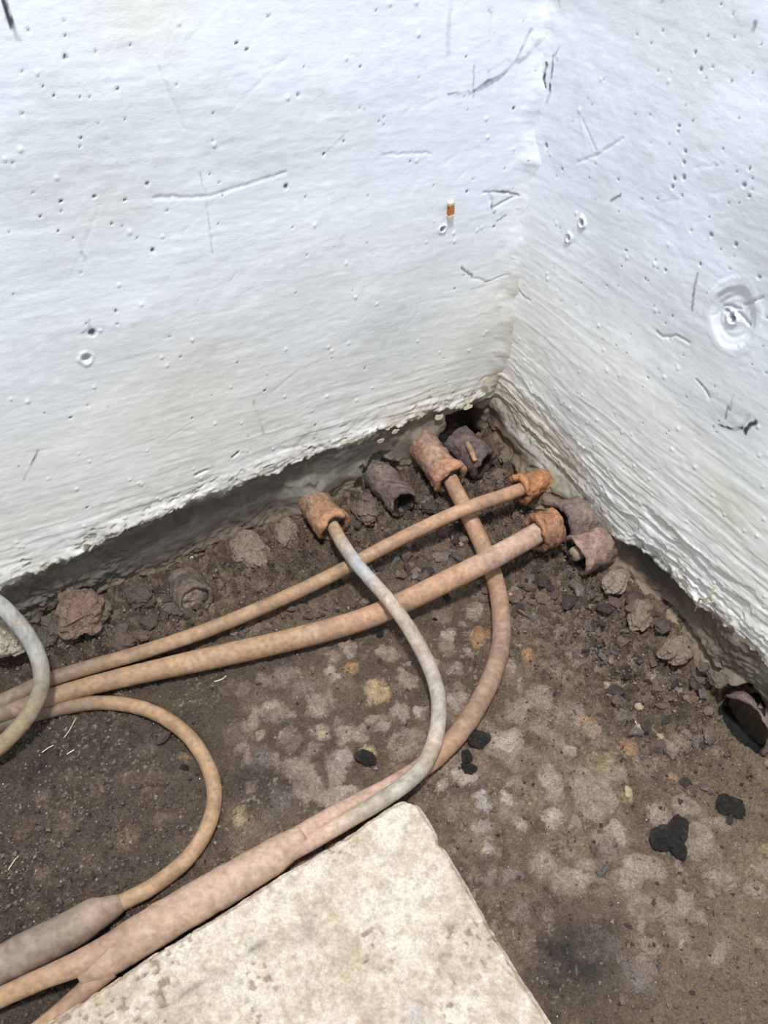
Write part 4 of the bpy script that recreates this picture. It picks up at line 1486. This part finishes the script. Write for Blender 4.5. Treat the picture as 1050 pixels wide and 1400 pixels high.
# rusty anchor in the left wall: a socket chipped in the plaster with an iron tongue
P = on_wall(616, 287, 'L', .003)
an = empty('wall_anchor', P, 'small rusty orange anchor set in the left wall plaster', 'anchor')
v, f = ico()


def boxmesh(name, sx, sy, sz, mat, bev=.2):
    X = []
    F = []
    for zc, k in ((-1, 1 - bev), (-1 + bev, 1), (1 - bev, 1), (1, 1 - bev)):
        for (a, b) in ((-1, -1), (1, -1), (1, 1), (-1, 1)):
            X.append((a * k * sx, b * k * sy, zc * sz))
    for r in range(3):
        for j in range(4):
            F.append((r * 4 + j, r * 4 + (j + 1) % 4, (r + 1) * 4 + (j + 1) % 4, (r + 1) * 4 + j))
    F += [(3, 2, 1, 0), (12, 13, 14, 15)]
    me = mesh_np(name, np.array(X), [np.array(F)], None, smooth=False)
    me.materials.append(mat)
    return me


rz = math.atan2(dL[1], dL[0])
for nm, off, dims, mat in (('iron_tongue', (0, 0, 0), (.0060, .004, .010), M_iron), ('rim', (0, 0, .0125), (.0068, .0045, .003), M_flake),
                           ('rim', (0, 0, -.012), (.0062, .0045, .003), M_flake)):
    o = link(nm, boxmesh(nm, *dims, mat), None, an)
    o.location = off
    o.rotation_euler = (0, 0, rz)

# dead leaf inside the loop, straws on the floor
g = ground(216, 1020)
lf = empty('dead_leaf', g + [0, 0, .002], 'curled dark dead leaf on the earth inside the looped pipe', 'leaf')
L = []
for i in range(9):
    t = i / 8
    wd = .0085 * math.sin(math.pi * min(1, t * .97 + .03)) ** .8
    L.append([(t * .034, -wd, .004 + .004 * math.sin(t * 3)), (t * .034, 0, .0015 + .004 * math.sin(t * 3)), (t * .034, wd, .004 + .004 * math.sin(t * 3))])
L = np.array(L).reshape(-1, 3)
q = [(i * 3 + j, (i + 1) * 3 + j, (i + 1) * 3 + j + 1, i * 3 + j + 1) for i in range(8) for j in range(2)]
V2 = np.concatenate([L, L - [0, 0, .0008]])
q2 = [tuple(reversed([a + len(L) for a in f_])) for f_ in q]
me = mesh_np('blade', V2, [np.array(q + q2)], None)
me.materials.append(M_leaf)
o = link('blade', me, None, lf)
o.rotation_euler = (0, 0, .9)
o = tube('stem', [g + [0, 0, .005], g + [-.008, .012, .007], g + [-.016, .022, .003]], [.001, .0009, .0007], [(.06, .035, .02)] * 3, M_pipe, lf, seg=8, dirtk=0)


def straw(pts, r, label, cat='straw'):
    W = []
    for u, v in pts:
        g = ground(u, v)
        W.append(g + [0, 0, r + .002])
    o = tube('straw', W, [r] * len(W), [(0.60, .54, .42)] * len(W), M_straw, None, seg=8, dirtk=0, wob=.0)
    tag(o, label, cat)


straw([(88, 1010), (97, 997), (104, 983)], .0009, 'thin pale straw beside the grey pipe')
straw([(58, 1030), (66, 1024), (74, 1020)], .0011, 'short pale straw on dark earth near the looped pipe')
straw([(92, 1032), (102, 1026)], .0012, 'stubby pale straw end on dark earth')
straw([(12, 1190), (20, 1178), (26, 1171)], .0010, 'pale straw on dark earth above the brown joint')
straw([(293, 933), (303, 930), (310, 925)], .0014, 'short bent straw below the thick pipe')
straw([(868, 986), (876, 994)], .0012, 'pale splinter by the orange pebble')

# dry root hanging under the right plaster edge
W = [on_wall(u, v, 'R', dd) for u, v, dd in [(978, 800, .010), (972, 812, .014), (965, 819, .016), (957, 818, .014), (954, 826, .010), (950, 836, .0)]]
o = tube('dry_root', W, [.0018, .0018, .0017, .0016, .0014, .001], [(.45, .42, .28)] * 6, M_straw, None, seg=8, dirtk=0)
tag(o, 'pale dry root hanging from the plaster edge of the right wall', 'root')
W = [on_wall(u, v, 'R', dd) for u, v, dd in [(957, 818, .014), (966, 824, .012), (976, 822, .008)]]
tag(tube('dry_root', W, [.0014, .0012, .001], [(.45, .42, .28)] * 3, M_straw, None, seg=8, dirtk=0),
    'short pale root twig over the dark band of the right wall', 'root')


# ------------------------------------------------------------------ fine grit too small to count
def grit(name, label, n, seed, mat, size, xy, col):
    oc = np.array([(1, 0, 0), (-1, 0, 0), (0, 1, 0), (0, -1, 0), (0, 0, 1), (0, 0, -1)], dtype=float)
    fo = np.array([(0, 2, 4), (2, 1, 4), (1, 3, 4), (3, 0, 4), (2, 0, 5), (1, 2, 5), (3, 1, 5), (0, 3, 5)])
    z = floor_h(xy[:, 0], xy[:, 1])
    rs = np.random.RandomState(seed)
    s = size[0] + (size[1] - size[0]) * rs.rand(n) ** 2
    A = rs.normal(0, 1, (n, 3, 3))
    Qm = np.linalg.qr(A)[0]
    V = oc[None] * (.5 + .6 * rs.rand(n, 6, 1)) * s[:, None, None] * np.array([1, 1, .75])
    V = np.einsum('nij,nkj->nki', Qm, V)
    V += np.stack([xy[:, 0], xy[:, 1], z + s * .25], 1)[:, None, :]
    F = fo[None] + 6 * np.arange(n)[:, None, None]
    gc = np.repeat((np.array(col)[None] * (.25 + .95 * rs.rand(n, 1))), 6, 0)
    me = mesh_np(name, V.reshape(-1, 3), [F.reshape(-1, 3)], gc, smooth=False)
    o = link(name, me, mat)
    tag(o, label, 'grit', None, 'stuff')


def sample_dense(n, seed, dense=1.0):
    rs = np.random.RandomState(seed)
    out = []
    while sum(len(o_) for o_ in out) < n:
        u, v = rs.uniform(0, 1050, 20000), rs.uniform(640, 1400, 20000)
        xy = np.array([flo(a_, b_)[:2] for a_, b_ in zip(u, v)])
        a, b, sl, sr = wall_d(xy[:, 0], xy[:, 1])
        pr = crumb(xy[:, 0], xy[:, 1]) ** 1.3 * dense + .05
        ok = (a > .035) & (b > .045) & (rs.rand(20000) < pr)
        out.append(xy[ok])
    return np.concatenate(out)[:n]


grit('dark_grit', 'fine dark brown grit scattered over the earth floor', 10000, 5, M_grit, (.0016, .0066), sample_dense(10000, 5),
     (.15, .115, .095))
grit('glint_grit', 'fine pale grit imitating wet glints over the earth floor', 700, 6, M_grit, (.0008, .0022), sample_dense(700, 6, .15),
     (.60, .55, .46))  # pale specks that paint the glints of the wet floor
